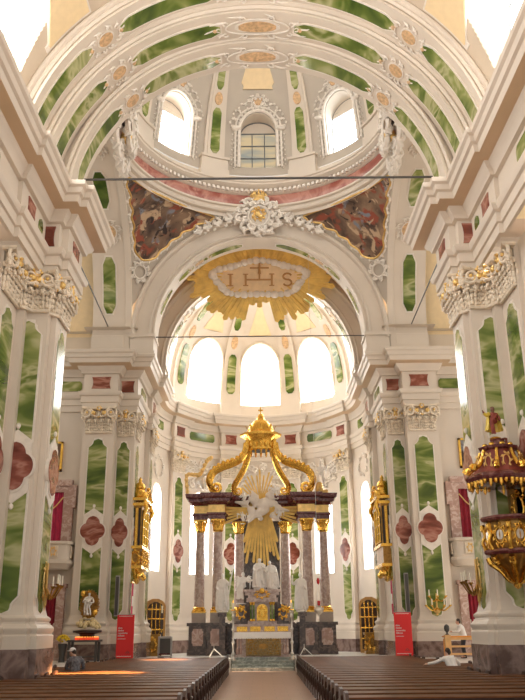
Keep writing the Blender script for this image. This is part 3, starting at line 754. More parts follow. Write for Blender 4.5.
for k in range(8):
    u = radians(22.5+45*k)*6.45; Sk = lambda x, v, o, u=u: S(u+x*1.0, v, o)
    sc = lambda v: .35+.65*rD(v)/6.45
    rb.strip(Sk, 25.2, 34, lambda v: .60*sc(v)*6.45/max(rD(v), 1.0)*rD(v)/6.45+.0, 40, .14, nu=4)
    rb.strip(Sk, 25.95, 34, lambda v: .43*sc(v), 40, .20, nu=4)
    pd.strip(Sk, 24.6, 25.95, .78, 4, .30); pd.strip(Sk, 25.86, 26.0, .86, 3, .40); pd.strip(Sk, 24.6, 25.25, .84, 3, .36)
    ow = lambda a, b_, hw: (lambda v: hw*min(1, .4+.6*max(0, min(v-a, b_-v))/.22))
    g.strip(Sk, 26.25, 28.85, ow(26.25, 28.85, .27), 30, .24); g.strip(Sk, 29.85, 32, ow(29.85, 32, .24), 30, .24)
    orn.strip(Sk, 29.02, 29.68, lambda v: .25*sqrt(max(.02, 1-((v-29.35)/.34)**2)), 12, .26)
    u2 = radians(45*k)*6.45
    fl.strip(lambda x, v, o, u2=u2: S(u2+x, v, o), 30.15, 33.6, lambda v: 1.15*(33.9-v)/3.6*(1 if v > 30.4 else .82), 20, .04, nu=4)
rb.build('dome_rib', 'plaster', D); g.build('rib_panel', 'green', D, label='green marble field on a dome rib'); orn.build('ornament', 'stucco_orange', D, label='ochre rosette on a dome rib'); pd.build('rib_pedestal', 'plaster', D); fl.build('dome_field', 'plaster_yellow', D, label='yellow painted dome field')

# ---- apse half dome
CO = struct('apse_vault', 'half dome over the apse with radiating ribs and tall windows', 'ceiling')
def rC(z): return AR if z < 16.6 else AR*sqrt(max(0, 1-((z-16.6)/6.7)**2))
S = rev_S(AX, AY, AR, rC); So = rev_S(AX, AY, AR, lambda z: AR+.45)
wl = MB()
for a in (-76, -38, 0, 38, 76):
    u = radians(a)*AR; h = radians(19)*AR; rv, pn, gl = MB(), MB(), MB()
    holed(wl, rv, S, So, u-h, u+h, 15.03, 21.2, 1.35 if abs(a) < 70 else 1.1, 16.0, 20.05, m=8, pane=pn, glaz=gl if abs(a) == 38 else None, bars=(4, 7), bw=.016)
    wn = struct('window_%d' % nw, {-76: 'apse vault window at the far left behind the arch', -38: 'big white apse vault window left of the middle one', 0: 'big white apse vault window above the crown', 38: 'big white apse vault window right of the middle one', 76: 'apse vault window at the far right behind the arch'}[a], 'window'); nw += 1
    rv.build('window_reveal', 'plaster', wn); pn.build('pane', 'day_vault', wn, smooth=0)
    if abs(a) == 38: gl.build('glazing_bars', 'frame_lead', wn)
    fr = MB(); loop = [(-1.42, 16.1), (-1.42, 18.7)]+[(-1.42*cos(pi*t/12), 18.7+1.45*sin(pi*t/12)) for t in range(1, 12)]+[(1.42, 18.7), (1.42, 16.1)]
    if abs(a) < 70:
        fr.tube([S(u+x, z, .02) for x, z in loop], .09, 6); fr.build('window_frame', 'stucco_pale', wn)
wl.grid(lambda u, v: S((u*2-1)*radians(95)*AR, 21.2+(23.29-21.2)*(1-(1-v)**2), 0), 60, 10); wl.build('vault_surface', 'plaster', CO)
fl = MB()
for a in (-38, 0, 38):
    u = radians(a)*AR; fl.strip(lambda x, v, o, u=u: S(u+x, v, o), 20.55, 22.3, lambda v: .95*(22.7-v)/2.1, 16, .04, nu=4)
fl.build('vault_field', 'plaster_yellow', CO, label='pale yellow field above a window')
rb, g, orn = MB(), MB(), MB()
for a in (-57, -19, 19, 57):
    u = radians(a)*AR; Sk = lambda x, v, o, u=u: S(u+x, v, o); sc = lambda v: .3+.7*rC(v)/AR
    rb.strip(Sk, 15.03, 22.9, lambda v: .62*sc(v), 40, .16, nu=4); rb.strip(Sk, 15.03, 16.05, .72, 6, .26)
    ow = lambda a, b_, hw: (lambda v: hw*min(1, .45+.55*max(0, min(v-a, b_-v))/.2))
    g.strip(Sk, 16.7, 19.3, ow(16.7, 19.3, .30), 30, .22); g.strip(Sk, 20.75, 22.2, ow(20.75, 22.2, .30), 30, .22)
    orn.strip(Sk, 19.65, 20.45, lambda v: .26*sqrt(max(.02, 1-((v-20.05)/.41)**2)), 12, .22)
rb.build('vault_rib', 'plaster', CO); g.build('rib_panel', 'green', CO, label='green marble field on a vault rib'); orn.build('ornament', 'stucco_orange', CO, label='ochre rosette on a vault rib')

# ---- unseen end wall, put in to keep light out of the left transept
b = MB(); b.box(-14.2, 24.6, 0, -14, 38.6, 10.5); stag(b.build('wall_transept_shade', 'plaster_warm', smooth=0), 'plain unseen end wall added to shade the left transept', 'wall')
# ---- floor and altar steps
b = MB(); b.box(-16, 2, -.2, 16, 56, 0); stag(b.build('floor', 'floor', smooth=0), 'warm pinkish stone floor of the nave and aisle', 'floor')
b = MB()
for s in (-1, 1): b.box(min(s*6.5, s*16), 31, 0, max(s*6.5, s*16), 38.7, .57); b.box(min(s*6.4, s*6.5), 30.9, .48, max(s*6.4, s*6.5), 36.6, .57)
for s in (-1, 1): b.box(min(s*1.5, s*6.5), 36.6, 0, max(s*1.5, s*6.5), 40.42, .57)
stag(b.build('floor_transept', 'floor_pale', smooth=0), 'pale raised stone floor beside the pews', 'floor')
b = MB()
for i in range(4): b.box(-1.45-.0*i, 39.3+.28*i, .142*i, 1.45, 41.4, .142*(i+1)-.02); b.box(-1.48, 39.27+.28*i, .142*(i+1)-.035, 1.48, 41.4, .142*(i+1))
stag(b.build('altar_steps', 'grey_marble', smooth=0), 'four grey veined marble steps up to the altar', 'steps')
b = MB(); b.box(-6.3, 40.42, 0, 6.3, 52, .56); stag(b.build('floor_chancel', 'floor_pale', smooth=0), 'raised chancel floor around the high altar', 'floor')

# ---- camera and light
cam = bpy.data.cameras.new('camera'); co = bpy.data.objects.new('camera', cam); C.objects.link(co)
cam.sensor_width = 36; cam.lens = 791/700*36; cam.clip_end = 300
co.location = (0, 0, 1.85)
co.rotation_euler = (Matrix.Rotation(-radians(.19), 3, 'Z') @ Matrix.Rotation(radians(90+19.4), 3, 'X') @ Matrix.Rotation(-radians(.55), 3, 'Z')).to_euler()
bpy.context.scene.camera = co
w = bpy.data.worlds.new('sky'); bpy.context.scene.world = w; w.use_nodes = True
bg = w.node_tree.nodes['Background']; bg.inputs[0].default_value = (1, .95, .88, 1); bg.inputs[1].default_value = .5
vs = bpy.context.scene.view_settings
vs.view_transform = 'Standard'; vs.look = 'None'; vs.gamma = 1; vs.use_curve_mapping = False; vs.exposure = EXPOSURE
def area(name, loc, rot, sx_, sy_, power, col=(1, .96, .9)):
    l = bpy.data.lights.new(name, 'AREA'); l.shape = 'RECTANGLE'; l.size = sx_; l.size_y = sy_; l.energy = power; l.color = col
    o = bpy.data.objects.new(name, l); C.objects.link(o); o.location = loc; o.rotation_euler = rot; return o

sl = bpy.data.lights.new('sun', 'SUN'); sl.energy = 7; sl.angle = .01; sl.color = (1, .86, .66)
so_ = bpy.data.objects.new('sun', sl); C.objects.link(so_); so_.rotation_euler = (radians(-14), radians(6), 0)

sp = bpy.data.lights.new('added_streak_spot', 'SPOT'); sp.energy = 300000; sp.spot_size = radians(5.0); sp.spot_blend = .6; sp.color = (1, .62, .28); sp.shadow_soft_size = .1  # added spot lamp in place of a sunbeam; no window is built there
so2 = bpy.data.objects.new('added_streak_spot', sp); C.objects.link(so2); so2.location = (13.5, 27.5, 15)
so2.rotation_euler = (Vector((-4.7, 24.3, .7))-Vector((13.5, 27.5, 15))).to_track_quat('-Z', 'Y').to_euler()

sp3 = sp.copy(); sp3.energy = 200000; sp3.spot_size = radians(4.0)
so3 = bpy.data.objects.new('added_streak_spot', sp3); C.objects.link(so3); so3.location = (13.5, 33, 15)  # second added spot lamp, for the farther streak on the pews
so3.rotation_euler = (Vector((-3.9, 34.4, .7))-Vector((13.5, 33, 15))).to_track_quat('-Z', 'Y').to_euler()
# ================================================================== FIGURES
def robed(mb, h, armL, armR, lean=(0, 0), kneel=False, wings=0, seed=1, head=(0, -.01), arms=True, cloak=False):
    """draped standing or kneeling statue facing -y, fused afterwards"""
    lx, ly = lean[0]*h, lean[1]*h
    zz = .56 if not kneel else .40
    base = .0
    n = 10; prof = [((.215-.095*(i/n)**.8)*h*(1.25 if kneel else 1), zz*h*i/n) for i in range(n+1)]
    b0 = len(mb.v)
    def fn(u, v):
        r, z = prof[min(n, int(round(v*n)))]; a = 2*pi*u; t = z/(zz*h)
        k = 1+.13*(1-.5*t)*sin(7*a+seed+1.5*t)+.05*sin(13*a+seed*2)
        return (lx*.5*t+r*k*cos(a), ly*.5*t+r*k*sin(a)*.8-(.06*h*(1-t) if kneel else 0), z)
    mb.grid(fn, 40, n, True)
    mb.ball((0, 0, .02*h), (.17*h, .14*h, .03*h)); s = zz-.56
    mb.ball((lx*.5, ly*.5, (.6+s)*h), (.115*h, .09*h, .12*h), 12, 8)
    mb.ball((lx*.8, ly*.8, (.74+s)*h), (.12*h, .085*h, .10*h), 12, 8)
    mb.tube([(lx-.125*h, ly, (.79+s)*h), (lx, ly-.01*h, (.81+s)*h), (lx+.125*h, ly, (.79+s)*h)], [.045*h, .06*h, .045*h], 8)
    mb.tube([(lx, ly, (.80+s)*h), (lx+head[0]*h*.5, ly+head[1]*h*.5, (.88+s)*h)], .032*h, 8)
    hx, hy, hz = lx+head[0]*h, ly+head[1]*h, (.925+s)*h
    mb.ball((hx, hy, hz), (.048*h, .056*h, .066*h), 12, 8); mb.ball((hx, hy+.018*h, hz+.012*h), (.056*h, .056*h, .066*h), 10, 7)
    mb.ball((hx, hy-.056*h, hz-.012*h), (.01*h, .016*h, .018*h), 6, 5); mb.ball((hx, hy-.04*h, hz-.048*h), (.022*h, .02*h, .018*h), 6, 5)
    for sg, arm in ((-1, armL), (1, armR)):
        if not arm: continue
        pts = [(lx+sg*.125*h, ly, (.78+s)*h)]+[(lx+a*h, ly+b*h, (c+s)*h) for a, b, c in arm]
        q = len(pts); mb.tube(spline(pts, 4), [(.05-.024*i/(4*(q-1)))*h for i in range(4*(q-1)+1)], 8)
        e = Vector(pts[-1]); dr = (e-Vector(pts[-2])).normalized()
        mb.ball(e+dr*.02*h, (.026*h, .02*h, .03*h), 8, 6)
        sd = dr.orthogonal().normalized()
        for f in range(4): mb.tube([e+dr*.03*h+sd*(.012*(f-1.5))*h, e+dr*(.062-.006*abs(f-1.3))*h+sd*(.014*(f-1.5))*h], [.008*h, .006*h], 5)
        mb.tube([e+dr*.015*h+sd*.02*h, e+dr*.04*h+sd*.036*h], [.009*h, .006*h], 5)
    rnd = random.Random(seed)
    for i in range(5):
        x = rnd.uniform(-.1, .1)*h
        mb.tube([(lx*.8+x, ly*.8-.085*h, (.72+s)*h), (lx*.4+x*1.2-.03*h, ly*.4-.10*h, (.5+s*.8)*h), (x*1.5+.02*h, -.12*h, .16*h)], [.018*h, .024*h, .02*h], 6)
    mb.tube([(lx+.12*h, ly-.04*h, (.78+s)*h), (lx*.6, ly*.5-.105*h, (.64+s)*h), (lx*.4-.14*h, ly*.4-.03*h, (.52+s)*h)], [.03*h, .038*h, .03*h], 7)
    if cloak:
        mb.tube([(lx, ly+.02*h, (.79+s)*h), (lx*.6, ly*.6+.06*h, (.45+s)*h), (0, .05*h, .06*h)], [.11*h, .17*h, .21*h], 14, .8)
        for sg in (-1, 1): mb.tube([(lx+sg*.13*h, ly-.01*h, (.78+s)*h), (lx*.5+sg*.165*h, ly-.02*h, (.5+s)*h), (sg*.19*h, 0, .08*h)], [.035*h, .04*h, .035*h], 7)
    if wings:
        for sg in (-1, 1):
            for k in range(6):
                t = k/5
                mb.tube([(lx+sg*.06*h, ly+.09*h, (.76+s)*h), (lx+sg*(.2+.05*t)*h*wings, ly+.14*h, (.9-.12*t+s)*h), (lx+sg*(.34-.10*t)*h*wings, ly+.15*h, (.86-.42*t+s)*h)], [.03*h, .035*h, .014*h], 6, .5)

def statue(name, label, cat, loc, h, mtl, armL, armR, rz=0, vox=.026, group=None, wide=1.12, **k):
    mb = MB(Matrix.Rotation(rz, 4, 'Z') @ Matrix.Diagonal((wide, wide, 1, 1))); sq = lambda A: [(a*.74, b_, c_) for a, b_, c_ in A]; robed(mb, h, sq(armL), sq(armR), cloak=not k.get('wings'), **k)
    o = mb.build(name, mtl); o.location = loc; remesh(o, vox*h/1.6)
    return tag(o, label, cat, group)

# ================================================================== PEWS
def pew_proto(L, name='pew'):
    r = bpy.data.objects.new(name, None); C.objects.link(r)
    b = MB(); b.box(.06, .06, .36, L-.06, .50, .41); b.build('seat', 'wood', r)
    b = MB(); b.prism([(.04, .40), (-.03, .70), (-.005, .70), (.07, .40)], lambda p, h: (h, p[0], p[1]), .05, L-.05); b.box(.05, .02, .12, L-.05, .06, .42); b.build('backrest', 'wood_dark', r)  # backrest darker than the seat: shade under the ledge put into its colour
    b = MB(); b.prism([(-.26, .665), (-.26, .69), (.02, .712), (.03, .69)], lambda p, h: (h, p[0], p[1]), .05, L-.05); b.build('book_ledge', 'wood', r)
    b = MB(); b.box(.06, -.30, .12, L-.06, -.16, .17); b.build('kneeler', 'wood_dark', r)
    for x in (0, L-.06):
        b = MB(); pr = [(-.12, 0), (-.12, .08), (-.06, .16), (-.14, .34), (-.27, .52), (-.31, .66), (-.22, .76), (-.05, .79), (.07, .75), (.11, .60), (.16, .47), (.34, .44), (.50, .40), (.48, .28), (.40, .18), (.46, .08), (.46, 0)]
        b.prism(pr, lambda p, h, x=x: (x+h, p[0], p[1]), 0, .06)
        e = b.build('end_panel', 'wood_dark', r)
        b = MB()
        for sg in (-.012, .072): b.tube([(x+sg, -.02+.11*cos(t*.5), .42+.14*sin(t*.5)) for t in range(14)], .022, 5)
        b.box(x-.012, -.06, .28, x+.072, .0, .32); b.build('carving', 'wood_dark', e)
    return r
NR = 22; ORD = ['first', 'second', 'third', 'fourth', 'fifth', 'sixth', 'seventh', 'eighth', 'ninth', 'tenth', 'eleventh', 'twelfth', 'thirteenth', 'fourteenth', 'fifteenth', 'sixteenth', 'seventeenth', 'eighteenth', 'nineteenth', 'twentieth', 'twenty-first', 'twenty-second', 'twenty-third', 'twenty-fourth']
protos = {}
for side, sx in (('left', -1), ('right', 1)):
    for i in range(NR):
        y = 36.1-i*.985
        L = 4.85 if y > 32.9 else 5.2 if y > 28.4 else 5.45 if y > 25.2 else 4.45 if y > 21.4 else 5.1
        if L not in protos: protos[L] = pew_proto(L); p = protos[L]
        else: p = copy_tree(protos[L])
        p.location = (-1.45-L if sx < 0 else 1.45, y, 0)
        tag(p, 'dark brown wooden pew %s of the aisle, %s row from the altar steps' % (side, ORD[i]), 'pew', 'pews in the %s block' % side)

# ================================================================== HIGH ALTAR
AL = (0, 44.4, .56)
T = thing('high_altar', 'tall altar with six brown marble columns, dark cornices and gilded crown in the apse', 'altar', AL)
cols = [(-3.38, 44.5), (-2.38, 44.1), (-1.27, 45.3), (1.33, 45.3), (2.47, 44.1), (3.4, 44.5)]
for s in (-1, 1):
    b = MB()
    for x, y, hw in ((2.40, 44.1, .47), (3.4, 44.5, .47)):
        x *= s
        b.box(x-hw-.07, y-.55, .56, x+hw+.07, y+.8, .86); b.box(x-hw, y-.48, .86, x+hw, y+.8, 2.0); b.box(x-hw-.1, y-.6, 2.0, x+hw+.1, y+.8, 2.16)
    x = 1.3*s; b.box(x-.45, 44.85, .56, x+.45, 46, 2.16); b.box(min(x, 2.1*s), 45.2, .56, max(x, 2.1*s), 46, 2.1)
    pl = b.build('plinth', 'dark', T, AL)
    for x, y in ((2.40, 44.1), (3.4, 44.5)):
        i2 = MB(); i2.strip(plane_S((x*s, y-.48, 0), (1, 0, 0), (0, -1, 0)), 1.02, 1.86, lambda v: .3*(1 if abs(v-1.44) < .3 else .8), 12, .03); i2.build('inlay', 'pink', pl, AL, label='pinkish marble inlay')
for x, y in cols:
    b = MB(); b.box(x-.36, y-.36, 2.16, x+.36, y+.36, 2.68); b.build('pedestal_block', 'pedestal', T, AL)
    b = MB(); b.lathe([(.27*(1-.16*(i/12)**2), 2.9+4.0*i/12) for i in range(13)], (x, y, 0), 20); c = b.build('column', 'column', T, AL)
    b = MB(); b.box(x-.37, y-.37, 2.66, x+.37, y+.37, 2.74); b.lathe([(.36, 2.74), (.38, 2.79), (.36, 2.84), (.30, 2.87), (.32, 2.91), (.28, 2.96), (.27, 2.96)], (x, y, 0), 20); b.build('column_base', 'gold', c, AL, label='gilded column base')
    b = MB(); b.lathe([(.23, 6.84), (.26, 6.88), (.23, 6.92), (.24, 7.0), (.30, 7.4)], (x, y, 0), 16)
    for r_ in range(2):
        for k in range(8):
            a = 2*pi*(k+.5*r_)/8; leaf(b, (x+.24*cos(a), y+.24*sin(a), 6.92), (0, 0, 1), (cos(a), sin(a), 0), (-sin(a), cos(a), 0), .36+.2*r_, .2, .32)
    for k in range(4):
        a = pi/4+k*pi/2; spiral(b, (x+.33*cos(a), y+.33*sin(a), 7.34), .11, 1.3, (cos(a), sin(a), 0), (0, 0, 1), .03, 2, n=14)
        b.ball((x+.34*cos(k*pi/2), y+.34*sin(k*pi/2), 7.43), .07, 7, 5)
    b.box(x-.36, y-.36, 7.44, x+.36, y+.36, 7.52); b.build('column_capital', 'gold', c, AL, label='gilded column capital')
for s in (-1, 1):
    pth = [(-3.72, 46), (-3.72, 44.16), (-2.88, 44.16), (-2.88, 43.72), (-2.02, 43.72), (-2.02, 44.4), (-1.62, 44.92), (-.92, 44.92), (-.92, 46)]
    K = mirror(-s)
    for nm, mt, pf in (('architrave', 'maroon', [(0, 7.52), (.04, 7.52), (.04, 7.72), (.10, 7.76), (.10, 7.86), (0, 7.86)]), ('frieze', 'gold_pale', [(0, 7.86), (.02, 7.86), (.02, 8.28), (0, 8.28)]),
                       ('cornice', 'maroon', [(0, 8.28), (.08, 8.28), (.12, 8.38), (.28, 8.46), (.30, 8.6), (.42, 8.66), (.46, 8.82), (.46, 8.88), (-.45, 8.92)])):
        b = MB(K); b.sweep(pth, pf)
        o = b.build(nm, mt, T, AL)
    b = MB(K)
    for x0, x1, y0 in ((-3.72, -2.88, 44.16), (-2.88, -2.02, 43.72), (-2.02, -.92, 44.92)): b.prism([(x0, y0), (x1, y0), (x1, 46), (x0, 46)], lambda p, h: (p[0], p[1], h), 7.52, 8.9)
    b.build('entablature_core', 'maroon', T, AL)
    # gilded scrolls under the crown
    for nm, pts, rr in (('outer_scroll', [(-2.5, 44.0, 9.05), (-2.75, 43.95, 9.25), (-2.87, 43.95, 9.6), (-2.68, 44.0, 10.1), (-2.2, 44.1, 10.42), (-1.7, 44.25, 10.62), (-1.2, 44.4, 10.9), (-.88, 44.55, 11.35), (-.78, 44.6, 11.85)], .19), ('inner_scroll', [(-1.5, 45.0, 9.0), (-1.52, 44.9, 9.45), (-1.22, 44.85, 10.0), (-.95, 44.85, 10.5), (-.74, 44.8, 11.1), (-.66, 44.75, 11.75)], .15)):
        b = MB(K); P = spline(pts, 6); n = len(P)
        b.tube(P, [rr*(.8+.5*sin(pi*i/n)) for i in range(n)], 8, .75)
        b.tube([p+Vector((0, -rr*.9, 0)) for p in P], [rr*.35]*n, 6); b.tube([p+Vector((-rr*.8, -rr*.5, .05)) for p in P], [rr*.3]*n, 6)
        for i in range(2, n-1, 2): leaf(b, P[i]+Vector((0, -rr*.8, 0)), (P[min(i+2, n-1)]-P[i]).normalized(), (0, -.8, .6), (1, 0, 0), .42, .3, .4)
        if nm == 'outer_scroll':
            spiral(b, (-2.5, 43.9, 9.26), .34, 1.5, (-1, 0, 0), (0, 0, 1), .11, 0, -1)
            for i in range(4, n, 3): b.ball(P[i]+Vector((0, -.16, .17)), (.12, .1, .14), 7, 5)
        else: spiral(b, (-1.3, 44.85, 9.2), .24, 1.4, (-1, 0, 0), (0, 0, 1), .08, 0, -1)
        b.build(nm, 'gold', T, AL, label='gilded scroll rising to the crown')
b = MB(); b.lathe([(.66, 11.45), (.74, 11.5), (.76, 11.9), (.86, 12.1), (1.06, 12.25), (1.14, 12.3), (1.16, 12.42), (.95, 12.5), (.75, 12.62), (.62, 12.95), (.40, 13.2), (.25, 13.28), (.2, 13.4)], (0, 44.7, 0), 32, rf=lambda a: 1+.04*cos(8*a), sy=.8)
for i in range(16):
    a = 2*pi*i/16; b.ball((.78*cos(a), 44.7+.62*sin(a), 11.75), (.10, .09, .16), 7, 5); b.tube([(.82*cos(a), 44.7+.65*sin(a), 11.5), (.78*cos(a), 44.7+.62*sin(a), 11.2)], [.09, .03], 6)
for i in range(8):
    a = 2*pi*i/8; leaf(b, (.74*cos(a), 44.7+.6*sin(a), 12.5), (0, 0, 1), (cos(a), sin(a), 0), (-sin(a), cos(a), 0), .42, .26, .35)
cr = b.build('crown', 'gold', T, AL, label='gilded crown with hanging lappets')
b = MB(); b.ball((0, 44.7, 13.5), .17, 12, 8); b.box(-.035, 44.66, 13.62, .035, 44.74, 14.05); b.box(-.14, 44.66, 13.82, .14, 44.74, 13.9); b.build('orb_and_cross', 'gold', cr, AL)
b = MB(); b.lathe([(.62, 11.44), (.62, 11.9)], (0, 44.7, 0), 24, sy=.8); b.build('crown_lining', 'black', cr, AL)
for s in (-1, 1):
    b = MB(); b.box(s*2.08-.15, 43.35, .56, s*2.08+.15, 43.6, 2.45); b.box(s*2.08-.22, 43.26, 2.45, s*2.08+.22, 43.66, 2.64)
    b.build('statue_bracket', 'dark', T, AL)
# carved back wall between the inner columns
b = MB(); b.box(-1.0, 45.6, .56, 1.0, 46, 7.6); b.build('back_panel', 'dark', T, AL)

# sunburst and angel cloud
GL = (0, 44.85, 8.4)
G = thing('sunburst', 'large gilded sunburst of rays hanging behind the white cloud of the altar', 'sunburst', GL)
b = MB(); rnd = random.Random(3)
def ray(b, c, a, r0, r1, w, th, tilt=0.0):
    d = Vector((cos(a), 0, sin(a))); s = Vector((-sin(a), 0, cos(a))); c = Vector(c); y = Vector((0, 1, 0))
    v = [c+d*r0-s*w*.35, c+d*r0+s*w*.35, c+d*(r1-w*.5)+s*w*.5, c+d*r1, c+d*(r1-w*.5)-s*w*.5]
    b.prism([tuple(q) for q in v], lambda p, h: (p[0], p[1]+h, p[2]), -th, th)
    b.tube([c+d*r0-y*th, c+d*(r1-w*.3)-y*th], [w*.2, w*.12], 5)
for i in range(44):
    a = 2*pi*i/44+rnd.uniform(-.03, .03); up = max(0, sin(a))**6
    if sin(a) < -.35 : continue
    r1 = 1.25+.75*up+rnd.uniform(-.35, .15)+(.75 if abs(sin(a)) < .3 else 0)
    ray(b, (-.05, 44.95+.06*(i % 3), 8.5), a, .25, r1, .10, .03)
for i in range(13):
    a = -pi/2+(i-6)*.045; ray(b, (-.05+.05*(i-6), 44.85+.06*(i % 2), 8.6), a, .3, 3.3+.4*(i % 3)-abs(i-6)*.16, .15, .03)
for sg in (-1, 1):
    for i in range(5): ray(b, (-.05, 44.5, 8.15), (pi if sg < 0 else 0)-sg*(.12+.10*(i-1.5)), .5, 2.2+.25*(i % 2), .13, .03)
b.build('rays', 'gold_flat', G, GL)
b = MB()
rc = random.Random(31)
for k in range(46):
    a = rc.uniform(0, 2*pi); d_ = rc.random()**.6; r_ = rc.uniform(.13, .30)*(1.25-.6*d_)
    b.ball((1.15*d_*cos(a), 44.55+rc.uniform(-.1, .12), 8.3+.72*d_*sin(a)), (r_, r_*.7, r_*.8), 10, 7)
for u, v in ((-1.2, .2), (1.25, -.25), (.55, .85), (-.6, -.8), (-.45, .75), (.85, -.75)): b.tube([(u*.6, 44.5, 8.3+v*.6), (u*1.25, 44.45, 8.3+v*1.15)], [.2, .06], 7)
cl = b.build('cloud_bank', 'cloud', None, (0, 44.6, 8.4)); remesh(cl, .06); tag(cl, 'white stucco cloud in the middle of the altar sunburst', 'cloud')
for nm, lab, loc, h, rz, al, ar in (('angel', 'white angel with spread wings above the cloud right of the sunburst centre', (.75, 44.35, 8.65), .95, .3, [(-.2, -.1, .66), (-.3, -.15, .8)], [(.2, -.1, .66), (.3, -.1, .82)]), ('angel', 'small white angel at the upper left of the altar cloud', (-.95, 44.35, 8.35), .8, -.4, [(-.22, -.1, .7), (-.34, -.15, .72)], [(.2, -.1, .6), (.16, -.2, .5)]), ('angel', 'small white angel clinging below the altar cloud on the left', (-1.05, 44.3, 7.3), .8, .5, [(-.2, -.1, .7), (-.28, -.15, .9)], [(.2, -.1, .7), (.3, -.15, .86)]),
                             ('angel', 'small white angel at the lower right of the altar cloud', (.98, 44.3, 7.45), .75, -.3, [(-.2, -.1, .7), (-.28, -.1, .86)], [(.2, -.1, .6), (.3, -.2, .5)])):
    statue(nm, lab, 'angel', loc, h, 'white', al, ar, rz, kneel=True, wings=1.1, seed=int(loc[0]*10)+20)

# altar table and what stands on it
ML = (0, 40.9, .56)
T = thing('altar_table', 'stone altar table with ornate bronze front panel at the top of the steps', 'altar table', ML)
b = MB(); b.box(-1.25, 40.62, .56, 1.25, 41.5, 1.52); b.box(-1.35, 40.55, .56, 1.35, 41.5, .68); b.box(-1.42, 40.5, 1.5, 1.42, 41.5, 1.66); b.build('table_body', 'column', T, ML)
b = MB(); S = plane_S((0.04, 40.62, 0), (1, 0, 0), (0, -1, 0)); b.box(-.8, 40.5, .62, .88, 40.63, 1.48)
fr = b.build('front_panel', 'gold_dark', T, ML, label='dark chased metal altar front')
b = MB(); S = plane_S((0.04, 40.5, 0), (1, 0, 0), (0, -1, 0))
for k in range(3): rocaille(b, lambda u, v, o: S(u, 1.05+v, o), .66-.18*k, .34-.08*k, 14-2*k, k+5, .025)
for u in (-.78, .78): b.tube([S(u, .65, .02), S(u, 1.46, .02)], .035, 6)
for z in (.66, 1.45): b.tube([S(-.78, z, .02), S(.78, z, .02)], .035, 6)
b.build('scroll_relief', 'bronze', fr, ML, label='bronze scroll relief')
for s in (-1, 1):
    for x in (1.05, 1.2): b = MB(); b.lathe([(.06, .7), (.08, .9), (.05, 1.0), (.05, 1.4), (.07, 1.5)], (s*x, 40.56, 0), 10); b.build('corner_baluster', 'pink', T, ML)
b = MB(); b.box(-1.4, 41.1, 1.66, 1.4, 41.6, 2.02); b.box(-1.44, 41.06, 1.98, 1.44, 41.6, 2.06); gr = b.build('gradine', 'column', T, ML)
b = MB(); S = plane_S((0, 41.1, 0), (1, 0, 0), (0, -1, 0))
for u in (-1.0, -.35, .35, 1.0): b.strip(lambda a, v, o, u=u: S(a+u, v, o), 1.72, 1.95, .26, 4, .025)
b.build('gilded_strip', 'gold', gr, ML)
b = MB(); b.box(-1.46, 40.46, 1.655, 1.46, 41.1, 1.69); b.box(-1.46, 40.44, 1.42, 1.46, 40.47, 1.69)
for i in range(25): b.ball((-1.42+i*.118, 40.455, 1.42), (.06, .015, .035), 6, 4)
tag(b.build('altar_cloth', 'linen', None, (0, 40.8, 1.66)), 'white lace edged cloth spread along the altar table', 'cloth')
TL = (0, 41.5, 2.06)
T = thing('tabernacle', 'small marble tabernacle with green columns and golden door behind the altar table', 'tabernacle', TL)
b = MB(); b.box(-.72, 41.35, 2.06, .72, 42.2, 2.2); b.box(-.6, 41.45, 2.2, .6, 42.2, 3.2); b.box(-.78, 41.25, 3.1, .78, 42.2, 3.3); b.box(-.7, 41.3, 3.3, .7, 42.2, 3.42); b.box(-.95, 41.2, 3.58, .95, 42.3, 3.70); b.box(-.85, 41.3, 3.42, .85, 42.2, 3.58)
b.build('housing', 'column', T, TL)
for x in (-.56, -.42, .42, .56):
    b = MB(); b.lathe([(.055, 2.3), (.05, 2.95)], (x, 41.33, 0), 12); c = b.build('small_column', 'green', T, TL, label='little green marble column')
    b = MB(); b.lathe([(.08, 2.2), (.08, 2.25), (.055, 2.3)], (x, 41.33, 0), 12); b.build('gilt_base', 'gold', c, TL)
    b = MB(); b.lathe([(.05, 2.95), (.08, 3.05), (.08, 3.1)], (x, 41.33, 0), 12); b.build('gilt_collar', 'gold', c, TL)
b = MB(); S = plane_S((0, 41.44, 0), (1, 0, 0), (0, -1, 0)); b.strip(S, 2.22, 3.0, lambda v: .27*(1 if v < 2.75 else sqrt(max(.02, 1-((v-2.75)/.26)**2))), 14, .05)
rocaille(b, lambda u, v, o: S(u, 2.6+v, .05+o), .16, .25, 8, 3, .02); b.build('door', 'gold', T, TL, label='golden tabernacle door')
b = MB(); S = plane_S((0, 41.2, 0), (1, 0, 0), (0, -1, 0)); rocaille(b, lambda u, v, o: S(u, 3.45+v, o), .3, .16, 8, 9, .03); b.ball((0, 41.2, 3.62), (.14, .1, .14)); b.build('gilded_crest', 'gold', T, TL)
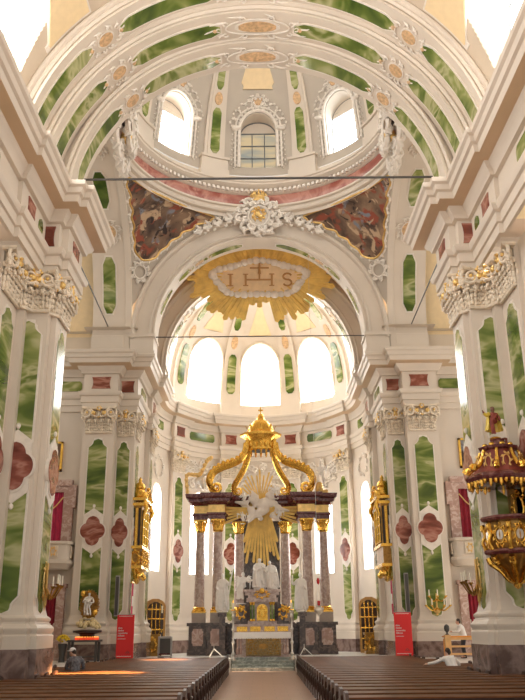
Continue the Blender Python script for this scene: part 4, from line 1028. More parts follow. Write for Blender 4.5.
for s, nm in ((-1, 'left'), (1, 'right')):
    L = (s*1.05, 41.75, .56)
    T = thing('console', 'dark scrolled console with gilded leaves %s of the tabernacle' % nm, 'console', L)
    b = MB(); b.box(s*1.05-.28, 41.5, .56, s*1.05+.28, 42.1, 2.2); b.prism([(0, 2.2), (-.3*s*-1, 2.2), (-.42*s*-1, 2.5), (-.3*s*-1, 2.85), (-.36*s*-1, 3.0), (0, 3.0)], lambda p, h: (s*.80+p[0], h, p[1]), 41.45, 42.1); b.build('body', 'dark', T, L)
    b = MB(); rocaille(b, plane_S((s*1.05, 41.44, 2.62), (1, 0, 0), (0, -1, 0)), .2, .28, 7, 4, .035); b.ball((s*1.05, 41.4, 2.75), (.1, .06, .14)); b.build('gilded_leaf', 'gold', T, L)
    # tall candlestick
    L = (s*1.40, 40.12, .426)
    T = thing('candlestick', 'tall turned silver candlestick standing at the %s corner of the altar table' % nm, 'candlestick', L)
    b = MB(); b.lathe([(.16, 0), (.16, .05), (.09, .1), (.06, .2), (.1, .3), (.05, .4), (.05, .7), (.09, .8), (.05, .9), (.045, 1.3), (.09, 1.4), (.05, 1.5), (.045, 1.9), (.08, 2.0), (.05, 2.1), (.12, 2.22), (.12, 2.25)], L, 14); b.build('stem', 'silver', T, L)
    b = MB(); b.lathe([(.06, 2.25), (.06, 2.6)], L, 10); c = b.build('candle', 'candle', T, L)
    b = MB(); b.ball((L[0], L[1], L[2]+2.66), (.02, .02, .06), 6, 5); b.build('flame', 'flame', c, L)
    b = MB(); b.lathe([(.10, 2.22), (.13, 2.26), (.10, 2.30)], L, 12); b.build('drip_tray', 'gold', T, L)
# statues of the altar
W1 = [(-.2, -.1, .62), (-.1, -.2, .66)]; W2 = [(.2, -.1, .62), (.1, -.2, .64)]
statue('saint_statue', 'tall white marble figure standing on top of the tabernacle', 'statue', (-.12, 41.75, 3.70), 1.55, 'white', [(-.22, -.06, .66), (-.2, -.18, .6)], [(.2, -.1, .66), (.1, -.2, .72)], seed=2)
statue('saint_statue', 'white marble figure bending forward beside the tall one on the tabernacle', 'statue', (.56, 41.7, 3.70), 1.4, 'white', [(-.22, -.1, .6), (-.3, -.2, .66)], [(.16, -.1, .6), (.0, -.22, .6)], lean=(-.06, -.08), kneel=False, seed=5, head=(-.05, -.05))
statue('angel_statue', 'white marble angel leaning on the console left of the tabernacle', 'statue', (-1.06, 41.75, 3.0), 1.55, 'white', [(-.2, -.1, .6), (-.26, -.16, .46)], [(.22, -.06, .7), (.34, -.1, .74)], lean=(.06, -.04), wings=.8, seed=7)
T_ = statue('saint_statue', 'white marble saint with a tall staff standing between the left altar columns', 'statue', (-2.08, 43.45, 2.64), 2.0, 'white', [(-.22, -.06, .62), (-.16, -.2, .56)], [(.30, -.12, .7), (.34, -.20, .86)], seed=9, wide=.85)
b = MB(); b.tube([(.34, -.34, .9), (.56, -.30, 2.3)], .03, 6); b.build('staff', 'white', T_)
statue('saint_statue', 'white marble saint with raised arm standing between the right altar columns', 'statue', (2.05, 43.45, 2.64), 2.0, 'white', [(-.34, -.08, .70), (-.36, -.2, .88)], [(.2, -.08, .6), (.12, -.24, .64)], seed=11, head=(-.02, -.03), wide=.85)
statue('angel_statue', 'grey white winged angel seated on the left end of the altar cornice', 'statue', (-3.45, 44.3, 8.9), 1.9, 'white', [(-.26, -.1, .7), (-.36, -.16, .82)], [(.24, -.08, .74), (.38, -.12, .9)], wings=1.3, kneel=True, seed=13)
statue('putto_statue', 'white putto standing on the right end of the altar cornice', 'statue', (3.35, 44.3, 9.35), 1.25, 'white', [(-.2, -.1, .66), (-.3, -.16, .7)], [(.22, -.06, .7), (.34, -.1, .9)], wings=.9, seed=15)
for s, nm in ((-1, 'left'), (1, 'right')):
    b = MB()
    if s < 0:
        P = spline([(-4.1, 44.05, 9.0), (-4.15, 44.0, 9.9), (-3.7, 44.0, 9.95), (-3.4, 44.0, 10.0), (-3.05, 44.0, 10.7), (-2.8, 44.0, 10.9)], 6)
    else: P = spline([(3.1, 44.05, 8.9), (3.15, 44.0, 9.3), (3.3, 44.0, 9.35), (3.35, 44.0, 8.95), (3.6, 44.0, 8.95)], 6)
    b.tube(P, .09, 7)
    for p in P[::2]: b.ball(p+Vector((0, -.06, .03)), (.12, .1, .12), 7, 5)
    tag(b.build('gilded_garland', 'gold_pale', None, (s*3.4, 44.2, 9)), 'gilded garland scroll at the %s end of the altar cornice' % nm, 'garland')
# ================================================================== PULPIT
PX, PY = 6.66, 21.45
L = (PX, PY, 2.85)
T = thing('pulpit', 'gilded pulpit with dark red mouldings hanging on the right near pier', 'pulpit', L)
oc = lambda a: 1/max(cos((a % (pi/4))-pi/8), .5)*cos(pi/8)
def plathe(prof, m=None):
    b = m or MB(); b.lathe(prof, (PX, PY, 0), 64, rf=oc); return b
b = plathe([(.60, 3.72), (.66, 3.8), (.68, 4.1), (.66, 4.4), (.64, 4.46)]); body = b.build('body', 'gold_dark', T, L, label='gilded panelled body of the pulpit')
for k in range(8):
    a = pi/8+pi/4*k+pi/8
    c, s = cos(a), sin(a); Sk = plane_S((PX+.64*c, PY+.64*s, 0), (-s, c, 0), (c, s, 0))
    b = MB(); rocaille(b, lambda u, v, o: Sk(u, 4.09+v, o), .16, .25, 9, k+30, .022); b.build('panel_relief', 'gold', body, L)
    b = MB(); b.strip(Sk, 3.98, 4.22, lambda v: .09*sqrt(max(.05, 1-((v-4.1)/.13)**2)), 10, .03); b.build('oval_inlay', 'silver', body, L, label='pale silvery oval on the panel')
    a2 = a+pi/8; c, s = cos(a2), sin(a2)
    b = MB(); P = spline([(PX+.70*c, PY+.70*s, 3.75), (PX+.78*c, PY+.78*s, 3.95), (PX+.70*c, PY+.70*s, 4.15), (PX+.76*c, PY+.76*s, 4.42)], 4); b.tube(P, [.07, .06, .05, .05, .05, .045, .045, .045, .05, .06, .06, .07, .07], 7)
    b.ball((PX+.76*c, PY+.76*s, 4.32), (.07, .07, .09), 7, 5); b.build('corner_scroll', 'gold', body, L)
b = plathe([(.60, 4.44), (.78, 4.48), (.82, 4.54), (.78, 4.60), (.66, 4.62), (.56, 4.6)]); b.build('rim', 'maroon', T, L, label='dark red marble rim')
b = plathe([(.58, 3.60), (.76, 3.62), (.80, 3.68), (.76, 3.74), (.62, 3.78)]); b.build('lower_moulding', 'maroon', T, L, label='dark red marble moulding')
b = plathe([(.04, 2.92), (.16, 2.98), (.22, 3.1), (.34, 3.25), (.50, 3.4), (.62, 3.55), (.64, 3.62)]); pb = b.build('base_cone', 'gold_dark', T, L, label='gilded tapering base')
for k in range(8):
    a = pi/8+pi/4*k; c, s = cos(a), sin(a)
    b = MB(); b.tube(spline([(PX+.68*c, PY+.68*s, 3.56), (PX+.60*c, PY+.60*s, 3.4), (PX+.36*c, PY+.36*s, 3.2), (PX+.22*c, PY+.22*s, 3.0), (PX+.1*c, PY+.1*s, 2.93)], 4), [.08]*5+[.065]*6+[.05]*6, 7); b.ball((PX+.60*c, PY+.60*s, 3.42), (.1, .1, .09), 7, 5); b.build('scroll', 'gold', pb, L)
b = MB(); b.lathe([(.02, 2.76), (.1, 2.82), (.12, 2.9), (.05, 2.96)], (PX, PY, 0), 14); b.build('drop_finial', 'gold', pb, L)
b = MB(); b.box(6.88, 22.0, 4.5, 7.3, 22.22, 5.45); bp = b.build('back_panel', 'gold_dark', T, L)
b = MB(); rocaille(b, plane_S((7.08, 21.99, 4.95), (1, 0, 0), (0, -1, 0)), .16, .36, 8, 3, .04); b.build('panel_relief', 'gold', bp, L)
# canopy
PX -= .12
LC = (PX, PY, 5.2)
T = thing('pulpit_canopy', 'dark red and gold sounding board with fringe above the pulpit', 'canopy', LC)
b = plathe([(.84, 5.46), (.92, 5.5), (.97, 5.56), (.99, 5.62), (.95, 5.68), (.88, 5.72), (.7, 5.76), (.02, 5.8)]); b.build('board', 'maroon', T, LC)
b = plathe([(.02, 5.5), (.84, 5.48)]); b.build('underside', 'gold_pale', T, LC, label='gilded underside')
b = MB()
for k in range(40):
    a = 2*pi*k/40; r_ = .90*oc(a); c, s = cos(a), sin(a); ln = .12 if k % 2 else .2
    b.tube([(PX+r_*c, PY+r_*s, 5.52), (PX+r_*c, PY+r_*s, 5.52-ln*.7), (PX+r_*c, PY+r_*s, 5.52-ln)], [.06, .045, .012], 6)
b.build('fringe', 'gold', T, LC, label='gilded scalloped fringe')
b = plathe([(.78, 5.74), (.72, 5.82), (.60, 5.98), (.49, 6.2), (.43, 6.4)]); hood = b.build('hood', 'robe_red', T, LC, label='red brown curved hood')
for k in range(8):
    a = pi/8+pi/4*k; c, s = cos(a), sin(a)
    b = MB(); b.tube(spline([(PX+.92*c, PY+.92*s, 5.80), (PX+.86*c, PY+.86*s, 5.93), (PX+.74*c, PY+.74*s, 5.92), (PX+.60*c, PY+.60*s, 6.12), (PX+.50*c, PY+.50*s, 6.38)], 5), [.08]*4+[.075]*6+[.06]*6+[.045]*5, 7)
    spiral(b, (PX+.88*c, PY+.88*s, 5.86), .12, 1.2, (c, s, 0), (0, 0, 1), .045, n=14); b.build('scroll', 'gold', hood, LC)
    a = pi/4*k; c, s = cos(a), sin(a); Sk = plane_S((PX+.60*c, PY+.60*s, 0), (-s, c, 0), (c*.9, s*.9, .4))
    b = MB(); rocaille(b, lambda u, v, o: Sk(u, 6.03+v, o), .11, .18, 7, k+60, .02); b.build('relief', 'gold_pale', hood, LC)
b = plathe([(.42, 6.38), (.54, 6.42), (.56, 6.48), (.42, 6.52), (.26, 6.56), (.2, 6.66), (.22, 6.70), (.02, 6.72)]); b.build('cap', 'maroon', T, LC)
for k in range(8): a = pi/4*k; b = MB(); b.ball((PX+.36*cos(a), PY+.36*sin(a), 6.54), (.08, .08, .06), 7, 5); b.build('cap_leaf', 'gold', T, LC)
st = MB(); robed(st, .92, [(-.22, -.08, .74), (-.34, -.12, .86)], [(.18, -.06, .62), (.1, -.16, .58)], seed=4)
FS = (PX-.05, PY, 6.71)
fig = thing('preacher_statue', 'painted figure in red robe and yellow cloak standing on the pulpit canopy', 'statue', FS)
o = st.build('robed_body', 'robe_red', fig); remesh(o, .014)
b = MB()
n = 8
def cl(u, v):
    a = radians(-38)+radians(256)*u; r_ = (.115+.075*v)*(1+.07*sin(9*a)); return (r_*cos(a)*1.15, .02+r_*sin(a)*.9, .76-.5*v)
b.grid(cl, 24, n); b.grid(lambda u, v: tuple(x*1.12 if i < 2 else x for i, x in enumerate(cl(1-u, v))), 24, n)
b.tube([(-.12, -.02, .73), (-.2, -.07, .68), (-.28, -.1, .74)], [.06, .055, .04], 8); b.build('cloak', 'robe_yellow', fig, label='golden yellow cloak')
b = MB(); b.ball((0, -.012, .86), (.06, .065, .08), 12, 8); b.ball((0, -.075, .85), (.012, .018, .02), 6, 5); b.ball((0, .01, .89), (.064, .065, .066), 10, 7); b.ball((0, -.045, .80), (.035, .03, .04), 8, 6); b.ball((-.32, -.11, .80), (.028, .024, .03), 8, 6); b.build('head_and_hand', 'dark_skin', fig)
b = MB(); b.tube([(-.33, -.12, .72), (-.36, -.13, 1.1)], .012, 5); b.build('staff', 'silver', fig)
b = MB(); b.ball((0, 0, .03), (.17, .14, .06), 10, 6); b.build('cloud_base', 'gold', fig)

# ================================================================== GLORY OF THE VAULT, CARTOUCHES, FRESCOES
GL = (0, 42.2, 21.2); tl = radians(22)
T = thing('monogram_glory', 'golden sunburst with brown IHS letters and cross inside a ring of clouds on the vault', 'sunburst', GL)
def GS(u, v, o): return (GL[0]+u, GL[1]-v*sin(tl)-o*cos(tl), GL[2]+v*cos(tl)-o*sin(tl))
b = MB(); rnd = random.Random(12)
for i in range(84):
    a = 2*pi*i/84; k = 1+rnd.uniform(-.12, .04)+(.10 if i % 3 == 0 else 0)+(.16 if sin(a) < -.5 and abs(cos(a)) > .18 else 0)-(.28 if sin(a) < -.9 and abs(cos(a)) < .16 else 0)-(.22 if sin(a) < -.35 and .72 < abs(cos(a)) < .86 else 0)
    r0u, r0v, r1u, r1v = 2.2*cos(a), .75*sin(a), 4.0*k*cos(a), (1.95 if sin(a) > 0 else 2.25)*k*sin(a)
    du, dv = r1u-r0u, r1v-r0v; l = math.hypot(du, dv); nu_, nv_ = -dv/l, du/l
    w0, w1 = .10, .16; z = .06+.05*(i % 3)
    pts = [(r0u+nu_*w0, r0v+nv_*w0), (r0u-nu_*w0, r0v-nv_*w0), (r1u-du*.06-nu_*w1, r1v-dv*.06-nv_*w1), (r1u, r1v), (r1u-du*.06+nu_*w1, r1v-dv*.06+nv_*w1)]
    b.prism(pts, lambda p, h: GS(p[0], p[1], h), z-.04, z+.03)
    b.tube([GS(r0u, r0v, z+.03), GS(r1u-du*.05, r1v-dv*.05, z+.03)], [.05, .035], 5)
b.build('rays', 'gold_flat', T, GL, label='golden rays')
b = MB(); b.prism([(2.7*cos(2*pi*i/48), .95*sin(2*pi*i/48)) for i in range(48)], lambda p, h: GS(p[0], p[1], h), .0, .2); ds = b.build('disc', 'peach', T, GL, label='peach coloured disc')
b = MB()
for i in range(46):
    a = 2*pi*i/46; k = 1+.08*sin(5*a); r_ = .17+.08*((i*7) % 5)/5
    b.ball(GS(2.62*k*cos(a), .92*k*sin(a)-(.12 if sin(a) < 0 else 0), .22), (r_*1.15, r_*.8, r_), 9, 6)
b.build('cloud_ring', 'cloud', T, GL, label='white stucco cloud ring')
b = MB()
def bar(u0, v0, u1, v1): b.prism([(u0, v0), (u1, v0), (u1, v1), (u0, v1)], lambda p, h: GS(p[0], p[1], h), .2, .27)
HB, HT = -.5, .22
bar(-1.75, HB, -1.62, HT); bar(-1.85, HT-.06, -1.52, HT); bar(-1.85, HB, -1.52, HB+.06)
bar(-.86, HB, -.74, HT); bar(.66, HB, .78, HT); bar(-.8, -.18, .72, -.08); bar(-.95, HB, -.65, HB+.06); bar(.57, HB, .87, HB+.06); bar(-.95, HT-.06, -.65, HT); bar(.57, HT-.06, .87, HT)
b.tube([GS(1.62+.24*cos(radians(t)), .04+.18*sin(radians(t)), .24) for t in range(20, 271, 25)]+[GS(1.62+.24*cos(radians(t)), -.31+.18*sin(radians(t)), .24) for t in range(80, -161, -24)], .055, 6)
b.build('letters', 'letter', ds, GL, label='brown IHS lettering')
b = MB(); bar(-.05, -.12, .05, .82); bar(-.55, .50, .55, .60); b.tube([GS(0, .55, .3), GS(0, .2, .3)], [.06, .1], 7); b.ball(GS(0, .66, .3), .07, 7, 5); b.build('cross', 'letter', ds, GL, label='brown cross with a figure')
# crown cartouche on the great arch
CL = (0, 37.75, 22.5)
T = thing('cartouche', 'white stucco cartouche with crown and gilded relief at the top of the great arch', 'cartouche', CL)
Sc = plane_S((-.02, 37.72, 22.72), (1, 0, 0), (0, -1, 0))
b = MB()
rocaille(b, Sc, .98, .92, 11, 41, .11); rocaille(b, lambda u, v, o: Sc(u, v-.1, o+.16), .7, .74, 9, 42, .10); rocaille(b, lambda u, v, o: Sc(u, v-.78, o+.05), .35, .35, 7, 43, .07, False)
b.ball(Sc(0, 0, .08), (.62, .18, .66), 16, 10); b.build('scrollwork', 'stucco', T, CL)
b = MB(); rocaille(b, lambda u, v, o: Sc(u, v, .26+o), .30, .34, 9, 44, .04); b.ball(Sc(-.05, .05, .28), (.16, .1, .2), 8, 6); b.ball(Sc(.1, -.12, .28), (.13, .1, .14), 8, 6); b.build('relief', 'gold_pale', T, CL, label='gilded relief figure')
b = MB(); b.lathe([(.34, .82), (.38, .9), (.34, .98), (.42, 1.12)], (CL[0], 37.6, 22.75), 16, sy=.6)
for k in range(7): a = pi+pi*k/6; b.ball((.40*cos(a), 37.6+.24*sin(a), 23.94), (.08, .07, .1), 7, 5); b.tube([(.40*cos(a), 37.6+.24*sin(a), 23.9), (.26*cos(a), 37.6+.16*sin(a), 24.18), (0, 37.6, 24.22)], .04, 5)
b.ball((0, 37.6, 24.3), .09, 8, 6); b.build('crown', 'gold_pale', T, CL, label='pale gilded crown')
b = MB()
for s in (-1, 1):
    for q, (u, v, w_) in enumerate(((1.35, -.1, .4), (1.95, -.32, .36), (2.5, -.58, .3), (3.0, -.85, .26))):
        SS = lambda a, c, o, s=s, u=u, v=v: Sc(s*(u+a), v+c, o)
        rocaille(b, SS, w_, w_*.7, 6, 50+q, .055, False)
        for k in range(3): leaf(b, SS(0, 0, .05), Vector((s*(.8-.5*k), 0, -.25+.5*k)).normalized(), (0, -1, 0), (0, 0, 1), .5, .26, .3)
b.build('side_sprays', 'stucco', T, CL)
# side cartouches on the dome ring
for s, nm in ((-1, 'left'), (1, 'right')):
    L = (s*6.4, 31.3, 23)
    T = thing('cartouche', 'coloured stucco cartouche on the dome ring at the %s side' % nm, 'cartouche', L)
    Sd = plane_S((s*6.5, 31.1, 23.3), (0, 1, 0), (-s, 0, 0))
    b = MB(); rocaille(b, Sd, 1.45, 1.35, 13, 71, .17); rocaille(b, lambda u, v, o: Sd(u, v+.3, o+.45), .9, .95, 10, 72, .15); rocaille(b, lambda u, v, o: Sd(u, v-.95, o+.2), .5, .5, 8, 73, .10, False); b.build('scrollwork', 'stucco', T, L)
    b = MB(); rocaille(b, lambda u, v, o: Sd(u-.2, v+1.1, o+.22), .55, .5, 8, 74, .10); b.build('dark_scrolls', 'iron', T, L, label='dark grey scrolls')
    b = MB(); b.ball(Sd(0, 0, .45), (.26, .3, .34)); b.ball(Sd(-.3, -.4, .4), (.2, .22, .2)); b.ball(Sd(.3, .5, .4), (.16, .2, .2)); b.build('gilded_relief', 'gold_pale', T, L, label='gilded relief')
# frescoes
for s, nm, mt in ((-1, 'left', 'fresco_l'), (1, 'right', 'fresco_r')):
    def PS(u, v, o, s=s):      # u angle from the chancel axis minus 45 deg, v horizontal radius
        a = pi/4+u; r_ = v; z = sqrt(max(0, SR*SR-r_*r_)); k = (SR-o)/SR
        return (s*r_*sin(a)*k, DC[1]+r_*cos(a)*k, 16.2+z*k)
    def wf(v):
        al = pi/4-math.acos(min(1, 6.68/v)); t = (v-6.72)/(8.62-6.72)
        q = al*.93-.03
        if t < .10: q *= sqrt(max(.1, 1-((.10-t)/.10)**2))
        q *= 1-.10*sin(t*17)**2
        if t > .9: q *= sqrt(max(.02, 1-((t-.9)/.1)**2))
        return max(.01, q)
    L = (s*5.2, 36.2, 22)
    b = MB(); b.strip(PS, 6.72, 8.62, wf, 40, .05, nu=24)
    T = tag(b.build('fresco', mt, None, L), 'brown painted ceiling fresco with swirling figures on the %s pendentive' % nm, 'painting')
    b = MB(); edge = [PS(sg*wf(v), v, .06) for sg, rng in ((-1, range(41)), (1, range(40, -1, -1))) for v in [6.72+1.9*k/40 for k in rng]]
    b.tube(edge+edge[:1], .055, 6)
    f_ = b.build('gilt_frame', 'gold_pale', T); f_.data.transform(Matrix.Translation((-L[0], -L[1], -L[2]))); 
    b = MB(); rnd = random.Random(5+s)
    for k, p in enumerate(edge[::3]):
        c = Vector((s*4.7, 36, 21.6)); dr = (Vector(p)-c); dr.normalize()
        b.ball(Vector(p)+dr*.12, (.09, .09, .12), 6, 5)
        if k % 2 == 0: b.tube([Vector(p)+dr*.1, Vector(p)+dr*(.4+.2*rnd.random())], [.10, .03], 5)
    off = [Vector(p)+(Vector(p)-Vector((s*4.7, 36, 21.6))).normalized()*.12 for p in edge]; b.tube(off+off[:1], .06, 5)
    f_ = b.build('stucco_border', 'stucco', T); f_.data.transform(Matrix.Translation((-L[0], -L[1], -L[2])))
    for S3, sd in ((lambda u, v, o: PS(u/8, 8.86+v*.3, o), 7), (lambda u, v, o: PS(-.62+u/8, 6.85+v*.6, o), 8)):
        b = MB(); rocaille(b, S3, .42, .5, 8, sd, .07, True)
        f_ = b.build('stucco_spray', 'stucco', T); f_.data.transform(Matrix.Translation((-L[0], -L[1], -L[2])))

# tie rods and cable stays
for a, c, lab in (((-6.2, 24.5, 16.95), (6.2, 24.5, 16.95), 'dark iron tie rod across the nave in front of the dome'), ((-6.3, 38.2, 16.05), (6.4, 38.2, 16.05), 'thin iron tie rod across the great arch below the vault'),
                  ((-7.82, 38.0, 16.6), (-6.1, 24.3, 13.6), 'slanting rod from the left near cornice to the far wall'), ((7.82, 38.0, 16.6), (6.1, 24.3, 13.6), 'slanting rod from the right near cornice to the far wall')):
    b = MB(); b.tube([a, c], .042 if a[2] > 16.5 and abs(a[0]) < 6.25 else .03, 8); tag(b.build('tie_rod', 'iron'), lab, 'rod')

# ================================================================== TRANSEPT WALL: doors, balconies, pictures
for s, nm in ((-1, 'left'), (1, 'right')):
    K = mirror(-s)   # built for x < 0
    xo, xi, xe = 9.15, 9.52, 11.3
    L = (s*10.2, 38.6, 0)
    D_ = struct('door_%d' % (1 if s < 0 else 2), 'doorway with %s red curtain in the far wall under the %s balcony' % ('dark', nm), 'door', L)
    b = MB(K); b.box(-xi, 38.3, .12, -xo, 38.62, 3.75); b.box(-xe, 38.3, 3.35, -xi, 38.62, 3.75); b.box(-xe-.1, 38.2, 3.72, -xo+.08, 38.62, 3.9); b.build('frame', 'pink', D_, L, label='mottled pink marble frame')
    b = MB(K); b.grid(lambda u, v: (-xe+(xe-xi)*u, 38.45+.05*sin(u*60), .12+3.25*v), 80, 2); b.build('curtain', 'curtain', D_, L, label='dark red curtain')
    U = struct('door_%d' % (3 if s < 0 else 4), 'balcony doorway with %s curtain high on the %s far wall' % ('pink red' if s < 0 else 'crimson', nm), 'door', (s*10.2, 38.6, 5.6)); L = (s*10.2, 38.6, 5.6)
    b = MB(K); b.box(-xi, 38.3, 5.3, -xo+.1, 38.62, 8.5); b.box(-xe, 38.3, 8.15, -xi, 38.62, 8.5); b.box(-xe-.1, 38.25, 8.45, -xo+.0, 38.62, 8.75); b.box(-xo-.05, 38.28, 7.4, -xo+.22, 38.62, 8.5); b.build('frame', 'pink', U, L, label='mottled pink marble frame')
    b = MB(K); b.grid(lambda u, v: (-xe+(xe-xi)*u, 38.45+.05*sin(u*50+v), 5.3+2.9*v), 80, 4); b.build('curtain', 'pinkcloth' if s < 0 else 'curtain', U, L)
    b = MB(K); b.tube(spline([(-xi-.0, 38.28, 7.9), (-xi-.5, 38.26, 7.35), (-xe+.3, 38.28, 7.0)], 6), .03, 6); b.build('cord', 'gold_pale', U, L, label='pale looped cord')
    L = (s*10.2, 38.3, 4.7)
    T = thing('balcony', 'white rounded balcony with painted green and gold panels on the %s far wall' % nm, 'balcony', L)
    pth = [(-11.6, 38.6), (-11.6, 37.9), (-11.4, 37.65), (-9.35, 37.65), (-9.08, 37.75), (-8.95, 37.95), (-8.95, 38.6)]
    b = MB(K); b.sweep(pth, [(-.3, 4.5), (-.1, 4.55), (.02, 4.72), (.10, 4.78), (.10, 4.9), (.0, 4.95), (-.02, 5.0), (-.02, 5.62), (.08, 5.66), (.08, 5.78), (-.1, 5.8)]); b.prism([(x, y) for x, y in pth], lambda p, h: (p[0], p[1], h), 4.85, 4.95); b.build('parapet', 'plaster', T, L)
    b = MB(K)
    S = lambda u, v, o: tuple(K @ Vector((-10.35+u, 37.65-o, v)))
    b2 = MB(); b2.strip(S, 5.06, 5.56, .92, 4, .06); b2.strip(lambda u, v, o: tuple(K @ Vector((-8.95+o, 38.25+u, v))), 5.06, 5.56, .2, 4, .06); pn = b2.build('panel', 'stucco_pale', T, L)
    b2 = MB()
    for q in (-.7, -.35, 0, .35, .7): rocaille(b2, lambda u, v, o, q=q: S(u+q, 5.31+v, o+.06), .12, .17, 6, int(q*10)+20, .022)
    b2.build('gilded_relief', 'gold_pale', pn, L)
    L = (s*10.2, 38.55, 9.25)
    T = thing('wall_picture', 'dark picture in a gilded frame high on the %s far wall' % nm, 'picture', L)
    b = MB(K); b.box(-10.62, 38.46, 9.2, -9.78, 38.6, 9.3); b.box(-10.62, 38.46, 10.58, -9.78, 38.6, 10.68); b.box(-9.88, 38.46, 9.2, -9.78, 38.6, 10.68); b.box(-10.62, 38.46, 9.2, -10.52, 38.6, 10.68); b.build('frame', 'gold', T, L)
    b = MB(K); b.box(-10.55, 38.5, 9.25, -9.85, 38.58, 10.62); b.build('canvas', 'fresco_r', T, L, label='dark painted canvas')
    # gilded loft with organ lattice on the chancel wall
    L = (s*6.1, 40.3, 4.1)
    T = thing('oratory_loft', 'tall gilded wooden loft with lattice windows on the %s chancel wall' % nm, 'loft', L)
    x0, x1, y0, y1 = -6.32, -5.86, 39.25, 41.5
    b = MB(K); b.box(x0, y0, 4.7, x1, y1, 7.7); bd = b.build('case', 'gold_dark', T, L)
    for f in range(3):
        ya = y0+.08+f*.72; b = MB(K); b.box(x1-.02, ya+.12, 5.75, x1+.03, ya+.58, 7.45); b.build('lattice_window', 'black', T, L, label='dark lattice window')
        b = MB(K)
        for k in range(4): b.tube([(x1+.05, ya+.16+.13*k, 5.75), (x1+.05, ya+.16+.13*k, 7.45)], .025, 5)
        for k in range(5): b.tube([(x1+.05, ya+.1, 5.8+.4*k), (x1+.05, ya+.6, 5.8+.4*k)], .03, 5)
        b.build('gilded_lattice', 'gold', T, L)
    for k, xx in enumerate((-6.24, -6.10, -5.96)):
        b = MB(K); b.box(xx-.05, y0-.03, 5.7, xx+.05, y0+.02, 7.5); b.build('side_slot', 'black' if k != 1 else 'gold', T, L, label='dark side slot' if k != 1 else 'gilded pilaster strip')
    for z, d_ in ((4.62, .10), (5.55, .10), (7.6, .12), (7.85, .2)): b = MB(K); b.box(x0, y0-d_, z, x1+d_, y1+d_, z+.14); b.build('cornice', 'gold', T, L)
    b = MB(K); S = lambda u, v, o: tuple(K @ Vector((x1+o, 40.37+u, 5.12+v)))
    for q in (-.75, 0, .75): rocaille(b, lambda u, v, o, q=q: S(u+q, v, o), .3, .3, 8, 11+int(q*4), .05)
    SS = lambda u, v, o: tuple(K @ Vector((-6.1+u, y0-o, 5.12+v))); rocaille(b, SS, .2, .3, 8, 19, .04); b.build('relief', 'gold', T, L)
    b = MB(K); b.lathe([(.03, 3.95), (.12, 4.0), (.2, 4.15), (.34, 4.35), (.5, 4.6), (.55, 4.72)], (-6.15, 40.37, 0), 24, sx=.75, sy=2.0)
    for q in range(7): b.ball(tuple((-5.95, 39.5+.29*q, 4.45-.05*abs(q-3))), (.14, .14, .16), 7, 5)
    b.build('bracket', 'gold', T, L, label='gilded swelling bracket under the loft')
    b = MB(K)
    b.lathe([(.34, 7.98), (.42, 8.1), (.30, 8.3), (.24, 8.45), (.30, 8.55), (.22, 8.75), (.08, 8.85), (.1, 8.95), (.02, 9.1)], (-6.08, 39.75, 0), 16)
    b.build('crest', 'gold', T, L, label='gilded crest with a vase')
    b = MB(); rocaille(b, lambda u, v, o: tuple(K @ Vector((x1+o+.05, 40.5+u, 8.25+v))), .5, .3, 9, 3, .06); b.build('crest_scroll', 'gold', T, L)
    for y in (39.3, 41.4): b = MB(K); b.ball((x1+.1, y, 8.1), (.16, .16, .2), 8, 6); b.tube([(x1+.05, y, 8.0), (x1+.22, y, 7.5), (x1+.05, y, 7.0)], [.1, .12, .04], 7); b.build('corner_scroll', 'gold', T, L)
    # side door with golden lattice, in the curve under the window
    px, py = s*5.78, 45.55; nx, ny = -s*.55, -.835
    Sx = plane_S((px, py, 0), (-ny, nx, 0), (nx, ny, 0)); L = (px, py, .56)
    T = struct('door_%d' % (5 if s < 0 else 6), 'arched golden wood lattice door at the %s side of the chancel' % nm, 'door', L)
    b = MB(); b.strip(Sx, .56, 3.45, lambda v: .62*(1 if v < 3.0 else sqrt(max(.05, 1-((v-3.0)/.47)**2))), 24, .12, base=-.25, nu=4); b.build('door_frame', 'wood_gold', T, L)
    b = MB(); b.strip(Sx, .75, 3.28, lambda v: .48*(1 if v < 2.9 else sqrt(max(.05, 1-((v-2.9)/.39)**2))), 24, .10, base=-.2, nu=4); b.strip(Sx, .75, 3.28, lambda v: .48*(1 if v < 2.9 else sqrt(max(.05, 1-((v-2.9)/.39)**2))), 24, .03, base=-.13, nu=4); b.build('door_opening', 'wood_dark', T, L, label='dark wood behind the lattice')
    b = MB()
    for k in range(-1, 2): b.tube([Sx(.24*k, .75, -.08), Sx(.24*k, 3.2, -.08)], .035, 5)
    for z in (1.3, 1.85, 2.4, 2.9): b.tube([Sx(-.48, z, -.08), Sx(.48, z, -.08)], .035, 5)
    b.build('lattice', 'gold', T, L, label='golden lattice bars')
    L = (s*5.72, 44.0, .56)
    T = thing('gilded_pedestal', 'low carved gilded pedestal at the %s chancel wall' % nm, 'pedestal', L)
    b = MB(); b.taper(L[0], L[1], .56, .70, .38, .34, .38, .34); b.taper(L[0], L[1], .70, 1.5, .26, .24, .34, .30); b.taper(L[0], L[1], 1.5, 1.62, .40, .36, .42, .38); b.build('core', 'gold_dark', T, L)
    b = MB(); rocaille(b, plane_S((L[0], L[1]-.28, 1.12), (1, 0, 0), (0, -1, .1)), .2, .3, 8, 13, .045); rocaille(b, plane_S((L[0]-s*.28, L[1], 1.12), (0, 1, 0), (-s, 0, 0)), .2, .3, 8, 14, .045); b.build('carving', 'gold', T, L)
    # loudspeaker columns and hanging pennants
    L = (s*6.74, 38.55, 2.5)
    T = thing('column_loudspeaker', 'slim grey column loudspeaker standing on the %s far pier above the red banner' % nm, 'loudspeaker', L)
    b = MB(); b.box(L[0]-.09, 38.38, 2.45, L[0]+.09, 38.56, 4.25); b.build('housing', 'steel', T, L)
